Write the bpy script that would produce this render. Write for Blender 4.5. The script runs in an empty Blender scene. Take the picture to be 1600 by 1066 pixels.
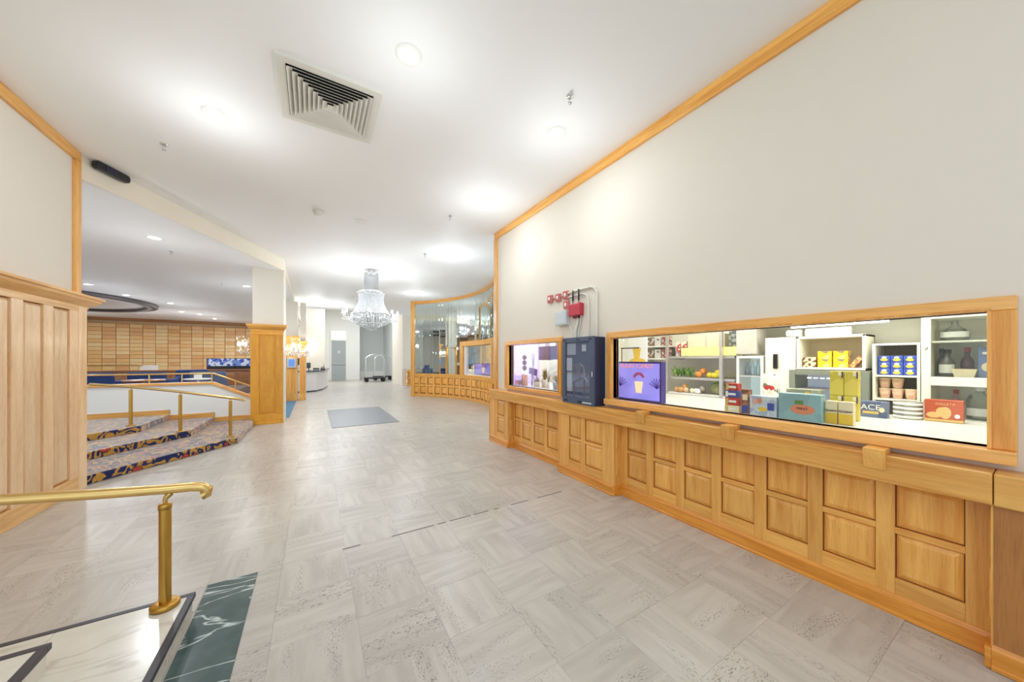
import bpy, bmesh, math, random
from mathutils import Vector, Matrix
random.seed(7)
sc = bpy.context.scene
COL = sc.collection
R = math.radians

# ------------------------------------------------------------------ camera, world, light, exposure
cam = bpy.data.cameras.new('camera')
cam.sensor_width = 36.0
cam.lens = 515.0 / 1600.0 * 36.0
cam.shift_y = 29.0 / 1600.0
cam.clip_start = 0.02
cam.clip_end = 200
camo = bpy.data.objects.new('camera', cam)
camo.location = (0, 0, 1.5)
camo.rotation_euler = (R(90), 0, -math.atan2(310, 515))
COL.objects.link(camo)
sc.camera = camo

world = bpy.data.worlds.new('daylight')
sc.world = world
world.use_nodes = True
bg = world.node_tree.nodes['Background']
bg.inputs[0].default_value = (0.80, 0.91, 1.0, 1)
bg.inputs[1].default_value = 1.0
vs = sc.view_settings
vs.view_transform = 'Standard'
vs.look = 'None'
vs.gamma = 1.0
vs.use_curve_mapping = False
vs.exposure = 0.5
sc.cycles.use_denoising = True
sc.cycles.max_bounces = 8
sc.cycles.diffuse_bounces = 5
sc.cycles.glossy_bounces = 4
sc.cycles.transparent_max_bounces = 12
sc.cycles.sample_clamp_indirect = 6.0

DOWN_W = 7.0        # each recessed ceiling lamp
LOUNGE_W = 24.0
CHAND_W = 60.0
SHOP_W = 12.0

# ------------------------------------------------------------------ geometry helpers
WORLD = {}           # world origin of each unrotated parent


class MB:
    def __init__(self):
        self.v, self.f, self.s = [], [], []

    def add(self, vs_, fs, smooth=False):
        n = len(self.v)
        self.v += [tuple(p) for p in vs_]
        self.f += [tuple(i + n for i in f) for f in fs]
        self.s += [smooth] * len(fs)
        return self

    def box(self, x0, x1, y0, y1, z0, z1):
        return self.add([(x0, y0, z0), (x1, y0, z0), (x1, y1, z0), (x0, y1, z0), (x0, y0, z1), (x1, y0, z1), (x1, y1, z1), (x0, y1, z1)],
                        [(3, 2, 1, 0), (4, 5, 6, 7), (0, 1, 5, 4), (1, 2, 6, 5), (2, 3, 7, 6), (3, 0, 4, 7)])

    def obox(self, c, sx, sy, sz, rz=0, rx=0, ry=0):
        M = Matrix.Translation(c) @ Matrix.Rotation(rz, 4, 'Z') @ Matrix.Rotation(ry, 4, 'Y') @ Matrix.Rotation(rx, 4, 'X')
        m = MB().box(-sx / 2, sx / 2, -sy / 2, sy / 2, -sz / 2, sz / 2)
        return self.add([M @ Vector(p) for p in m.v], m.f)

    def prism(self, poly, axis, a0, a1):
        n = len(poly)
        mp = {'x': lambda p, a: (a, p[0], p[1]), 'y': lambda p, a: (p[0], a, p[1]), 'z': lambda p, a: (p[0], p[1], a)}[axis]
        fs = [tuple(range(n - 1, -1, -1)), tuple(range(n, 2 * n))]
        fs += [(i, (i + 1) % n, n + (i + 1) % n, n + i) for i in range(n)]
        return self.add([mp(p, a0) for p in poly] + [mp(p, a1) for p in poly], fs)

    def tube(self, pts, r, n=8, caps=True, r_end=None):
        pts = [Vector(p) for p in pts]
        m = len(pts)
        vs_, fs = [], []
        up = None
        for i, p in enumerate(pts):
            t = (pts[min(i + 1, m - 1)] - pts[max(i - 1, 0)]).normalized()
            if up is None:
                up = Vector((0, 0, 1)) if abs(t.z) < 0.9 else Vector((1, 0, 0))
            a = t.cross(up).normalized()
            b = a.cross(t).normalized()
            up = b
            rr = r if r_end is None else r + (r_end - r) * i / max(1, m - 1)
            for k in range(n):
                th = 2 * math.pi * k / n
                vs_.append(p + a * (rr * math.cos(th)) + b * (rr * math.sin(th)))
        for i in range(m - 1):
            for k in range(n):
                fs.append((i * n + k, i * n + (k + 1) % n, (i + 1) * n + (k + 1) % n, (i + 1) * n + k))
        self.add(vs_, fs, True)
        if caps:
            self.add(vs_[:n], [tuple(range(n - 1, -1, -1))])
            self.add(vs_[-n:], [tuple(range(n))])
        return self

    def lathe(self, prof, c=(0, 0, 0), n=20, smooth=True, a0=0.0, a1=2 * math.pi):
        full = abs(a1 - a0 - 2 * math.pi) < 1e-6
        m = n if full else n + 1
        vs_, fs = [], []
        for (r, z) in prof:
            for k in range(m):
                th = a0 + (a1 - a0) * k / n
                vs_.append((c[0] + r * math.cos(th), c[1] + r * math.sin(th), c[2] + z))
        for i in range(len(prof) - 1):
            for k in range(n):
                k2 = (k + 1) % m
                fs.append((i * m + k, i * m + k2, (i + 1) * m + k2, (i + 1) * m + k))
        return self.add(vs_, fs, smooth)

    def sphere(self, c, r, n=10, m=7, sc_=(1, 1, 1)):
        vs_ = [(c[0], c[1], c[2] - r * sc_[2])]
        for i in range(1, m):
            ph = -math.pi / 2 + math.pi * i / m
            for k in range(n):
                th = 2 * math.pi * k / n
                vs_.append((c[0] + r * sc_[0] * math.cos(ph) * math.cos(th), c[1] + r * sc_[1] * math.cos(ph) * math.sin(th), c[2] + r * sc_[2] * math.sin(ph)))
        vs_.append((c[0], c[1], c[2] + r * sc_[2]))
        fs = [(0, 1 + (k + 1) % n, 1 + k) for k in range(n)]
        for i in range(m - 2):
            for k in range(n):
                a = 1 + i * n
                fs.append((a + k, a + (k + 1) % n, a + n + (k + 1) % n, a + n + k))
        a = 1 + (m - 2) * n
        fs += [(a + k, a + (k + 1) % n, len(vs_) - 1) for k in range(n)]
        return self.add(vs_, fs, True)

    def mesh(self, name, mat, bevel=0.0, centre=True):
        c = Vector((0, 0, 0))
        if centre:
            lo = [min(p[i] for p in self.v) for i in range(3)]
            hi = [max(p[i] for p in self.v) for i in range(3)]
            c = Vector([(lo[i] + hi[i]) / 2 for i in range(3)])
        me = bpy.data.meshes.new(name)
        me.from_pydata([tuple(Vector(p) - c) for p in self.v], [], self.f)
        me.polygons.foreach_set('use_smooth', self.s)
        if bevel:
            bm = bmesh.new()
            bm.from_mesh(me)
            bmesh.ops.remove_doubles(bm, verts=bm.verts, dist=1e-5)
            ed = [e for e in bm.edges if len(e.link_faces) == 2 and e.calc_face_angle(0) > 0.6]
            bmesh.ops.bevel(bm, geom=ed, offset=bevel, segments=2, profile=0.5, affect='EDGES', clamp_overlap=True)
            bmesh.ops.recalc_face_normals(bm, faces=bm.faces)
            bm.to_mesh(me)
            bm.free()
        me.materials.append(mat)
        return me, c

    def build(self, name, mat, parent=None, bevel=0.0):
        me, c = self.mesh(name, mat, bevel)
        return link(name, me, c, parent)


def link(name, me, loc, parent=None, rz=0.0):
    o = bpy.data.objects.new(name, me)
    COL.objects.link(o)
    w = Vector(loc)
    WORLD[o] = w if not rz else Vector((0, 0, 0))
    if parent is not None:
        o.parent = parent
        loc = w - WORLD[parent]
    o.location = loc
    o.rotation_euler = (0, 0, rz)
    return o


def tag(o, label=None, cat=None, group=None, kind=None):
    for k, v in (('label', label), ('category', cat), ('group', group), ('kind', kind)):
        if v:
            o[k] = v
    return o


def thing(name, label, cat, loc=(0, 0, 0), rz=None, group=None, kind=None):
    o = bpy.data.objects.new(name, None)
    COL.objects.link(o)
    o.empty_display_size = 0.1
    o.location = loc
    if rz is None:
        WORLD[o] = Vector(loc)          # children are given in world coordinates
    else:
        o.rotation_euler = (0, 0, rz)
        WORLD[o] = Vector((0, 0, 0))    # children are given in the thing's own frame
    return tag(o, label, cat, group, kind)


def struct(o, label):
    return tag(o, label, kind='structure')


def box(name, b, mat, parent=None, bevel=0.0):
    return MB().box(*b).build(name, mat, parent, bevel)


def copy_tree(o, parent=None):
    c = o.copy()
    COL.objects.link(c)
    c.parent = parent
    for ch in list(o.children):
        copy_tree(ch, c)
    return c


# ------------------------------------------------------------------ materials
def new_mat(name):
    m = bpy.data.materials.new(name)
    m.use_nodes = True
    nt = m.node_tree
    return m, nt, nt.nodes['Principled BSDF']


def nd(nt, t, **kw):
    n = nt.nodes.new(t)
    for k, v in kw.items():
        if k.startswith('i_'):
            n.inputs[k[2:].replace('_', ' ')].default_value = v
        else:
            setattr(n, k, v)
    return n


def srgb(r, g, b):
    f = lambda u: (u / 255) / 12.92 if u / 255 <= 0.04045 else ((u / 255 + 0.055) / 1.055) ** 2.4
    return (f(r), f(g), f(b), 1)


def plain(name, col, rough=0.5, metal=0.0, var=0.03, emit=0.0, bump=0.0, scale=40.0, **kw):
    m, nt, p = new_mat(name)
    tc = nd(nt, 'ShaderNodeTexCoord')
    no = nd(nt, 'ShaderNodeTexNoise')
    no.inputs['Scale'].default_value = scale
    nt.links.new(tc.outputs['Object'], no.inputs['Vector'])
    mx = nd(nt, 'ShaderNodeMix', data_type='RGBA')
    mx.inputs['A'].default_value = tuple(max(0, c * (1 - var)) for c in col[:3]) + (1,)
    mx.inputs['B'].default_value = tuple(min(1, c * (1 + var)) for c in col[:3]) + (1,)
    nt.links.new(no.outputs['Fac'], mx.inputs['Factor'])
    nt.links.new(mx.outputs['Result'], p.inputs['Base Color'])
    p.inputs['Roughness'].default_value = rough
    p.inputs['Metallic'].default_value = metal
    if emit:
        nt.links.new(mx.outputs['Result'], p.inputs['Emission Color'])
        p.inputs['Emission Strength'].default_value = emit
    if bump:
        bp = nd(nt, 'ShaderNodeBump')
        bp.inputs['Strength'].default_value = bump
        bp.inputs['Distance'].default_value = 0.002
        nt.links.new(no.outputs['Fac'], bp.inputs['Height'])
        nt.links.new(bp.outputs['Normal'], p.inputs['Normal'])
    for k, v in kw.items():
        p.inputs[k.replace('_', ' ')].default_value = v
    return m


def wood(name, axis, dark, light, rough=0.32, cross=16.0):
    m, nt, p = new_mat(name)
    tc = nd(nt, 'ShaderNodeTexCoord')
    oi = nd(nt, 'ShaderNodeObjectInfo')
    vm = nd(nt, 'ShaderNodeVectorMath', operation='MULTIPLY')
    vm.inputs[0].default_value = (31.0, 17.0, 23.0)
    nt.links.new(oi.outputs['Random'], vm.inputs[1])
    va = nd(nt, 'ShaderNodeVectorMath', operation='ADD')
    nt.links.new(tc.outputs['Object'], va.inputs[0])
    nt.links.new(vm.outputs[0], va.inputs[1])
    mp = nd(nt, 'ShaderNodeMapping')
    mp.inputs['Scale'].default_value = tuple(1.1 if a == axis else cross for a in 'xyz')
    nt.links.new(va.outputs[0], mp.inputs['Vector'])
    n1 = nd(nt, 'ShaderNodeTexNoise')
    n1.inputs['Scale'].default_value = 1.0
    n1.inputs['Detail'].default_value = 5
    n1.inputs['Distortion'].default_value = 0.9
    nt.links.new(mp.outputs[0], n1.inputs['Vector'])
    mp2 = nd(nt, 'ShaderNodeMapping')
    mp2.inputs['Scale'].default_value = tuple(9.0 if a == axis else cross * 16 for a in 'xyz')
    nt.links.new(va.outputs[0], mp2.inputs['Vector'])
    n2 = nd(nt, 'ShaderNodeTexNoise')
    n2.inputs['Scale'].default_value = 1.0
    n2.inputs['Detail'].default_value = 2
    nt.links.new(mp2.outputs[0], n2.inputs['Vector'])
    cr = nd(nt, 'ShaderNodeValToRGB')
    cr.color_ramp.elements[0].position = 0.30
    cr.color_ramp.elements[0].color = dark
    cr.color_ramp.elements[1].position = 0.62
    cr.color_ramp.elements[1].color = light
    nt.links.new(n1.outputs['Fac'], cr.inputs['Fac'])
    cr2 = nd(nt, 'ShaderNodeValToRGB')
    cr2.color_ramp.elements[0].position = 0.32
    cr2.color_ramp.elements[0].color = (0.72, 0.66, 0.58, 1)
    cr2.color_ramp.elements[1].position = 0.5
    cr2.color_ramp.elements[1].color = (1, 1, 1, 1)
    nt.links.new(n2.outputs['Fac'], cr2.inputs['Fac'])
    mx = nd(nt, 'ShaderNodeMix', data_type='RGBA', blend_type='MULTIPLY')
    mx.inputs['Factor'].default_value = 0.45
    nt.links.new(cr.outputs['Color'], mx.inputs['A'])
    nt.links.new(cr2.outputs['Color'], mx.inputs['B'])
    hs = nd(nt, 'ShaderNodeHueSaturation')
    mr = nd(nt, 'ShaderNodeMapRange')
    mr.inputs['To Min'].default_value = 0.9
    mr.inputs['To Max'].default_value = 1.1
    nt.links.new(oi.outputs['Random'], mr.inputs['Value'])
    nt.links.new(mr.outputs['Result'], hs.inputs['Value'])
    nt.links.new(mx.outputs['Result'], hs.inputs['Color'])
    nt.links.new(hs.outputs['Color'], p.inputs['Base Color'])
    p.inputs['Roughness'].default_value = rough
    p.inputs['Coat Weight'].default_value = 0.15
    p.inputs['Coat Roughness'].default_value = 0.2
    bp = nd(nt, 'ShaderNodeBump')
    bp.inputs['Strength'].default_value = 0.12
    bp.inputs['Distance'].default_value = 0.001
    nt.links.new(n2.outputs['Fac'], bp.inputs['Height'])
    nt.links.new(bp.outputs['Normal'], p.inputs['Normal'])
    return m


OAK_D, OAK_L = srgb(224, 152, 66), srgb(246, 188, 100)
M = {}
M['oak_z'] = wood('oak_vertical_grain', 'z', OAK_D, OAK_L)
M['oak_y'] = wood('oak_lengthwise_grain', 'y', OAK_D, OAK_L)
M['oak_x'] = wood('oak_crosswise_grain', 'x', OAK_D, OAK_L)
M['oak_base'] = wood('oak_skirting_grain', 'y', srgb(212, 130, 40), srgb(240, 164, 66))
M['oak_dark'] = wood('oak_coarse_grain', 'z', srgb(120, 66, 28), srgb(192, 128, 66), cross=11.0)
M['oak_frame'] = wood('oak_window_frame', 'y', srgb(220, 150, 70), srgb(246, 188, 108))
M['oak_frame_z'] = wood('oak_window_frame_upright', 'z', srgb(220, 146, 58), srgb(248, 186, 98))
M['honey'] = wood('honey_oak', 'z', srgb(224, 152, 40), srgb(236, 168, 54), cross=7.0)
M['pale_oak'] = wood('pale_oak', 'z', srgb(232, 190, 142), srgb(248, 214, 172), rough=0.28, cross=8.0)  # oak with the paleness of grazing light put into its colour
M['oak_glare_y'] = wood('oak_glare_lengthwise', 'y', srgb(222, 166, 96), srgb(244, 196, 128), rough=0.28)  # same oak, light also mixed into the colour, for rails and cornice
M['gap'] = plain('oak_groove', srgb(96, 56, 24), 0.6)
M['wall'] = plain('cream_wall_paint', srgb(230, 222, 208), 0.62, scale=6, var=0.012)
M['wall_cool'] = plain('white_wall_paint', srgb(240, 240, 236), 0.6, scale=6, var=0.012)
M['ceiling'] = plain('white_ceiling_paint', srgb(243, 243, 242), 0.6, scale=5, var=0.01)
M['soffit'] = plain('cream_soffit_paint', srgb(240, 230, 212), 0.6, scale=6, var=0.012)
M['grey_wall'] = plain('pale_grey_wall_paint', srgb(214, 217, 216), 0.6, scale=6, var=0.012)
M['white'] = plain('white_enamel', srgb(240, 239, 232), 0.35)
M['offwhite'] = plain('offwhite_plastic', srgb(226, 224, 214), 0.45)
M['brass'] = plain('polished_brass', srgb(226, 192, 124), 0.28, 1.0, var=0.06, scale=18)
M['brass_post'] = plain('satin_brass', srgb(198, 156, 76), 0.34, 1.0, var=0.08, scale=14)
M['black'] = plain('black_plastic', (0.012, 0.012, 0.016, 1), 0.3)
M['void'] = plain('duct_shade_black', (0.006, 0.006, 0.006, 1), 0.8)  # near black, stands for the shade inside the vent
M['nosing'] = plain('dark_stair_nosing', srgb(62, 58, 66), 0.42)
M['chrome'] = plain('chrome', (0.8, 0.81, 0.82, 1), 0.12, 1.0)
M['steel'] = plain('brushed_steel', (0.55, 0.56, 0.57, 1), 0.35, 1.0)
M['alu'] = plain('aluminium_profile', srgb(190, 188, 182), 0.4, 0.6)
M['ring_dark'] = plain('dark_bronze_ring', srgb(74, 66, 66), 0.5)
M['joint'] = plain('dark_joint_filler', srgb(110, 104, 100), 0.7)
M['navy_steel'] = plain('navy_painted_steel', srgb(78, 90, 114), 0.38)
M['navy_dark'] = plain('navy_steel_side', srgb(44, 52, 84), 0.4)
M['red_plastic'] = plain('red_plastic', srgb(196, 54, 70), 0.35)
M['pink_frame'] = plain('faded_red_frame', srgb(204, 130, 124), 0.4)
M['grey_box'] = plain('pale_grey_box', srgb(206, 214, 216), 0.4)
M['lamp'] = plain('lamp_lens', (1, 0.98, 0.94, 1), 0.5, emit=18.0, var=0.0)
M['tube_lamp'] = plain('fluorescent_tube', (1, 1, 0.98, 1), 0.5, emit=3.5, var=0.0)
M['bulb'] = plain('candle_bulb', (1, 0.93, 0.78, 1), 0.5, emit=7.0, var=0.0)
M['mirror'] = plain('silver_mirror', srgb(222, 232, 230), 0.03, 1.0, var=0.01)
M['desk_top'] = plain('dark_stone_counter', srgb(70, 78, 86), 0.2, var=0.2)
M['desk_front'] = plain('pale_desk_front', srgb(224, 219, 217), 0.4)
M['door_grey'] = plain('grey_door_paint', srgb(168, 176, 178), 0.45)
M['transom'] = plain('daylit_transom', srgb(240, 246, 250), 0.3, emit=0.9, var=0.01)
M['blue_seat'] = plain('blue_upholstery', srgb(38, 66, 122), 0.8, var=0.2)
M['slate_seat'] = plain('slate_upholstery', srgb(88, 98, 124), 0.8, var=0.15)
M['brown_wood'] = wood('brown_table_wood', 'x', srgb(136, 84, 50), srgb(186, 128, 84))
M['blue_carpet'] = plain('teal_blue_carpet', srgb(86, 128, 156), 0.9, var=0.15, scale=90)
M['lounge_floor'] = plain('lounge_carpet', srgb(112, 92, 84), 0.9, var=0.3, scale=30)
M['crystal'] = plain('cut_crystal', (0.86, 0.88, 0.9, 1), 0.08, Transmission_Weight=0.4, IOR=1.5)
M['crystal_frame'] = plain('silvered_frame', (0.86, 0.86, 0.87, 1), 0.15, 0.9)
M['paper'] = plain('white_paper', srgb(240, 240, 238), 0.7)
M['counter'] = plain('pale_laminate_counter', srgb(232, 231, 222), 0.25)
M['cab'] = plain('cream_cabinet_paint', srgb(240, 238, 222), 0.4)
M['cab_in'] = plain('cabinet_inside', srgb(216, 204, 176), 0.6)
M['cab_grey'] = plain('grey_niche_lining', srgb(160, 154, 142), 0.6)


def glass(name, tint=(1, 1, 1, 1), refl=1.0):
    m = bpy.data.materials.new(name)
    m.use_nodes = True
    nt = m.node_tree
    nt.nodes.clear()
    out = nd(nt, 'ShaderNodeOutputMaterial')
    tr = nd(nt, 'ShaderNodeBsdfTransparent')
    tr.inputs[0].default_value = tint
    gl = nd(nt, 'ShaderNodeBsdfGlossy')
    gl.inputs['Roughness'].default_value = 0.02
    fr = nd(nt, 'ShaderNodeFresnel')
    fr.inputs['IOR'].default_value = 1.45
    mu = nd(nt, 'ShaderNodeMath', operation='MULTIPLY')
    mu.inputs[1].default_value = refl
    mx = nd(nt, 'ShaderNodeMixShader')
    nt.links.new(fr.outputs[0], mu.inputs[0])
    nt.links.new(mu.outputs[0], mx.inputs[0])
    nt.links.new(tr.outputs[0], mx.inputs[1])
    nt.links.new(gl.outputs[0], mx.inputs[2])
    nt.links.new(mx.outputs[0], out.inputs['Surface'])
    return m


M['glass'] = glass('clear_pane', (0.97, 0.985, 0.975, 1), 0.6)
M['glass_blue'] = glass('tinted_pane', (0.9, 0.93, 0.98, 1), 0.35)
M['glass_bottle'] = glass('bottle_glass', (0.93, 0.96, 0.96, 1), 0.8)


def travertine(name, checker=None):
    """Vein-cut stone; checker = tile pitch and origin where the tiles are too far away to build."""
    m, nt, p = new_mat(name)
    tc = nd(nt, 'ShaderNodeTexCoord')
    if checker is None:
        oi = nd(nt, 'ShaderNodeObjectInfo')
        vm = nd(nt, 'ShaderNodeVectorMath', operation='MULTIPLY')
        vm.inputs[0].default_value = (29.0, 41.0, 13.0)
        nt.links.new(oi.outputs['Random'], vm.inputs[1])
        va = nd(nt, 'ShaderNodeVectorMath', operation='ADD')
        nt.links.new(tc.outputs['Object'], va.inputs[0])
        nt.links.new(vm.outputs[0], va.inputs[1])
        vec, rnd = va.outputs[0], oi.outputs['Random']
    else:
        ck = nd(nt, 'ShaderNodeTexChecker')
        ck.inputs['Scale'].default_value = 1 / checker
        nt.links.new(tc.outputs['Object'], ck.inputs['Vector'])
        mp = nd(nt, 'ShaderNodeMapping')
        mp.inputs['Rotation'].default_value = (0, 0, R(90))
        nt.links.new(tc.outputs['Object'], mp.inputs['Vector'])
        mv = nd(nt, 'ShaderNodeMix', data_type='VECTOR')
        nt.links.new(ck.outputs['Fac'], mv.inputs['Factor'])
        nt.links.new(tc.outputs['Object'], mv.inputs[4])
        nt.links.new(mp.outputs[0], mv.inputs[5])
        vec = mv.outputs[1]
        sn = nd(nt, 'ShaderNodeVectorMath', operation='SNAP')
        sn.inputs[1].default_value = (checker, checker, checker)
        nt.links.new(tc.outputs['Object'], sn.inputs[0])
        wn = nd(nt, 'ShaderNodeTexWhiteNoise')
        nt.links.new(sn.outputs[0], wn.inputs['Vector'])
        rnd = wn.outputs['Value']
    s1 = nd(nt, 'ShaderNodeMapping')
    s1.inputs['Scale'].default_value = (2.2, 15.0, 1.0)
    nt.links.new(vec, s1.inputs['Vector'])
    n1 = nd(nt, 'ShaderNodeTexNoise')
    n1.inputs['Scale'].default_value = 1.0
    n1.inputs['Detail'].default_value = 6
    n1.inputs['Distortion'].default_value = 0.5
    nt.links.new(s1.outputs[0], n1.inputs['Vector'])
    s2 = nd(nt, 'ShaderNodeMapping')
    s2.inputs['Scale'].default_value = (55.0, 150.0, 1.0)
    nt.links.new(vec, s2.inputs['Vector'])
    n2 = nd(nt, 'ShaderNodeTexNoise')
    n2.inputs['Scale'].default_value = 1.0
    n2.inputs['Detail'].default_value = 3
    nt.links.new(s2.outputs[0], n2.inputs['Vector'])
    cr = nd(nt, 'ShaderNodeValToRGB')
    e = cr.color_ramp.elements
    e[0].position, e[0].color = 0.34, srgb(184, 177, 168)
    e[1].position, e[1].color = 0.62, srgb(199, 193, 184)
    nt.links.new(n1.outputs['Fac'], cr.inputs['Fac'])
    # pitted streaks: only where the coarse bands allow them
    b1 = nd(nt, 'ShaderNodeMapRange')
    for k, v in (('From Min', 0.5), ('From Max', 0.64)):
        b1.inputs[k].default_value = v
    s3 = nd(nt, 'ShaderNodeMapping')
    s3.inputs['Scale'].default_value = (1.6, 8.0, 1.0)
    s3.inputs['Location'].default_value = (5.0, 3.0, 0)
    nt.links.new(vec, s3.inputs['Vector'])
    n3 = nd(nt, 'ShaderNodeTexNoise')
    n3.inputs['Scale'].default_value = 1.0
    n3.inputs['Detail'].default_value = 4
    nt.links.new(s3.outputs[0], n3.inputs['Vector'])
    nt.links.new(n3.outputs['Fac'], b1.inputs['Value'])
    b2 = nd(nt, 'ShaderNodeMapRange')
    for k, v in (('From Min', 0.56), ('From Max', 0.62)):
        b2.inputs[k].default_value = v
    nt.links.new(n2.outputs['Fac'], b2.inputs['Value'])
    pit = nd(nt, 'ShaderNodeMath', operation='MULTIPLY')
    nt.links.new(b1.outputs[0], pit.inputs[0])
    nt.links.new(b2.outputs[0], pit.inputs[1])
    pit2 = nd(nt, 'ShaderNodeMath', operation='MULTIPLY')
    pit2.inputs[1].default_value = 0.7
    nt.links.new(pit.outputs[0], pit2.inputs[0])
    mx = nd(nt, 'ShaderNodeMix', data_type='RGBA')
    mx.inputs['B'].default_value = srgb(108, 100, 92)
    nt.links.new(pit2.outputs[0], mx.inputs['Factor'])
    nt.links.new(cr.outputs['Color'], mx.inputs['A'])
    hs = nd(nt, 'ShaderNodeHueSaturation')
    mr = nd(nt, 'ShaderNodeMapRange')
    mr.inputs['To Min'].default_value = 0.94
    mr.inputs['To Max'].default_value = 1.04
    nt.links.new(rnd, mr.inputs['Value'])
    nt.links.new(mr.outputs[0], hs.inputs['Value'])
    nt.links.new(mx.outputs['Result'], hs.inputs['Color'])
    nt.links.new(hs.outputs['Color'], p.inputs['Base Color'])
    p.inputs['Roughness'].default_value = 0.3
    bp = nd(nt, 'ShaderNodeBump')
    bp.inputs['Strength'].default_value = 0.25
    bp.inputs['Distance'].default_value = 0.002
    iv = nd(nt, 'ShaderNodeMath', operation='SUBTRACT')
    iv.inputs[0].default_value = 1.0
    nt.links.new(pit.outputs[0], iv.inputs[1])
    nt.links.new(iv.outputs[0], bp.inputs['Height'])
    nt.links.new(bp.outputs['Normal'], p.inputs['Normal'])
    return m


PITCH = 0.41
M['travertine'] = travertine('travertine_tile')
M['travertine_far'] = travertine('travertine_paving', PITCH)


def marble(name, base, vein, scale, w0, w1, rough=0.18, cloud=None):
    m, nt, p = new_mat(name)
    tc = nd(nt, 'ShaderNodeTexCoord')
    oi = nd(nt, 'ShaderNodeObjectInfo')
    vm = nd(nt, 'ShaderNodeVectorMath', operation='MULTIPLY')
    vm.inputs[0].default_value = (11.0, 7.0, 5.0)
    nt.links.new(oi.outputs['Random'], vm.inputs[1])
    va = nd(nt, 'ShaderNodeVectorMath', operation='ADD')
    nt.links.new(tc.outputs['Object'], va.inputs[0])
    nt.links.new(vm.outputs[0], va.inputs[1])
    mp = nd(nt, 'ShaderNodeMapping')
    mp.inputs['Rotation'].default_value = (0, 0, R(-28))
    mp.inputs['Scale'].default_value = (scale * 0.35, scale, scale)
    nt.links.new(va.outputs[0], mp.inputs['Vector'])
    n = nd(nt, 'ShaderNodeTexNoise')
    n.inputs['Scale'].default_value = 1.0
    n.inputs['Detail'].default_value = 4
    n.inputs['Distortion'].default_value = 0.6
    nt.links.new(mp.outputs[0], n.inputs['Vector'])
    sb = nd(nt, 'ShaderNodeMath', operation='SUBTRACT')
    sb.inputs[1].default_value = 0.5
    nt.links.new(n.outputs['Fac'], sb.inputs[0])
    ab = nd(nt, 'ShaderNodeMath', operation='ABSOLUTE')
    nt.links.new(sb.outputs[0], ab.inputs[0])
    mr = nd(nt, 'ShaderNodeMapRange')
    mr.inputs['From Min'].default_value = w0
    mr.inputs['From Max'].default_value = w1
    mr.inputs['To Min'].default_value = 1.0
    mr.inputs['To Max'].default_value = 0.0
    nt.links.new(ab.outputs[0], mr.inputs['Value'])
    n2 = nd(nt, 'ShaderNodeTexNoise')
    n2.inputs['Scale'].default_value = 9.0
    n2.inputs['Detail'].default_value = 6
    nt.links.new(va.outputs[0], n2.inputs['Vector'])
    c2 = nd(nt, 'ShaderNodeMix', data_type='RGBA')
    c2.inputs['A'].default_value = base
    c2.inputs['B'].default_value = cloud or base
    nt.links.new(n2.outputs['Fac'], c2.inputs['Factor'])
    mx = nd(nt, 'ShaderNodeMix', data_type='RGBA')
    nt.links.new(mr.outputs[0], mx.inputs['Factor'])
    nt.links.new(c2.outputs['Result'], mx.inputs['A'])
    mx.inputs['B'].default_value = vein
    nt.links.new(mx.outputs['Result'], p.inputs['Base Color'])
    p.inputs['Roughness'].default_value = rough
    return m


M['green_marble'] = marble('green_marble', srgb(38, 62, 62), srgb(200, 212, 210), 3.2, 0.001, 0.012, cloud=srgb(98, 118, 116))
M['white_marble'] = marble('white_marble', srgb(232, 228, 218), srgb(206, 198, 186), 3.0, 0.0, 0.02, cloud=srgb(220, 214, 202))


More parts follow.
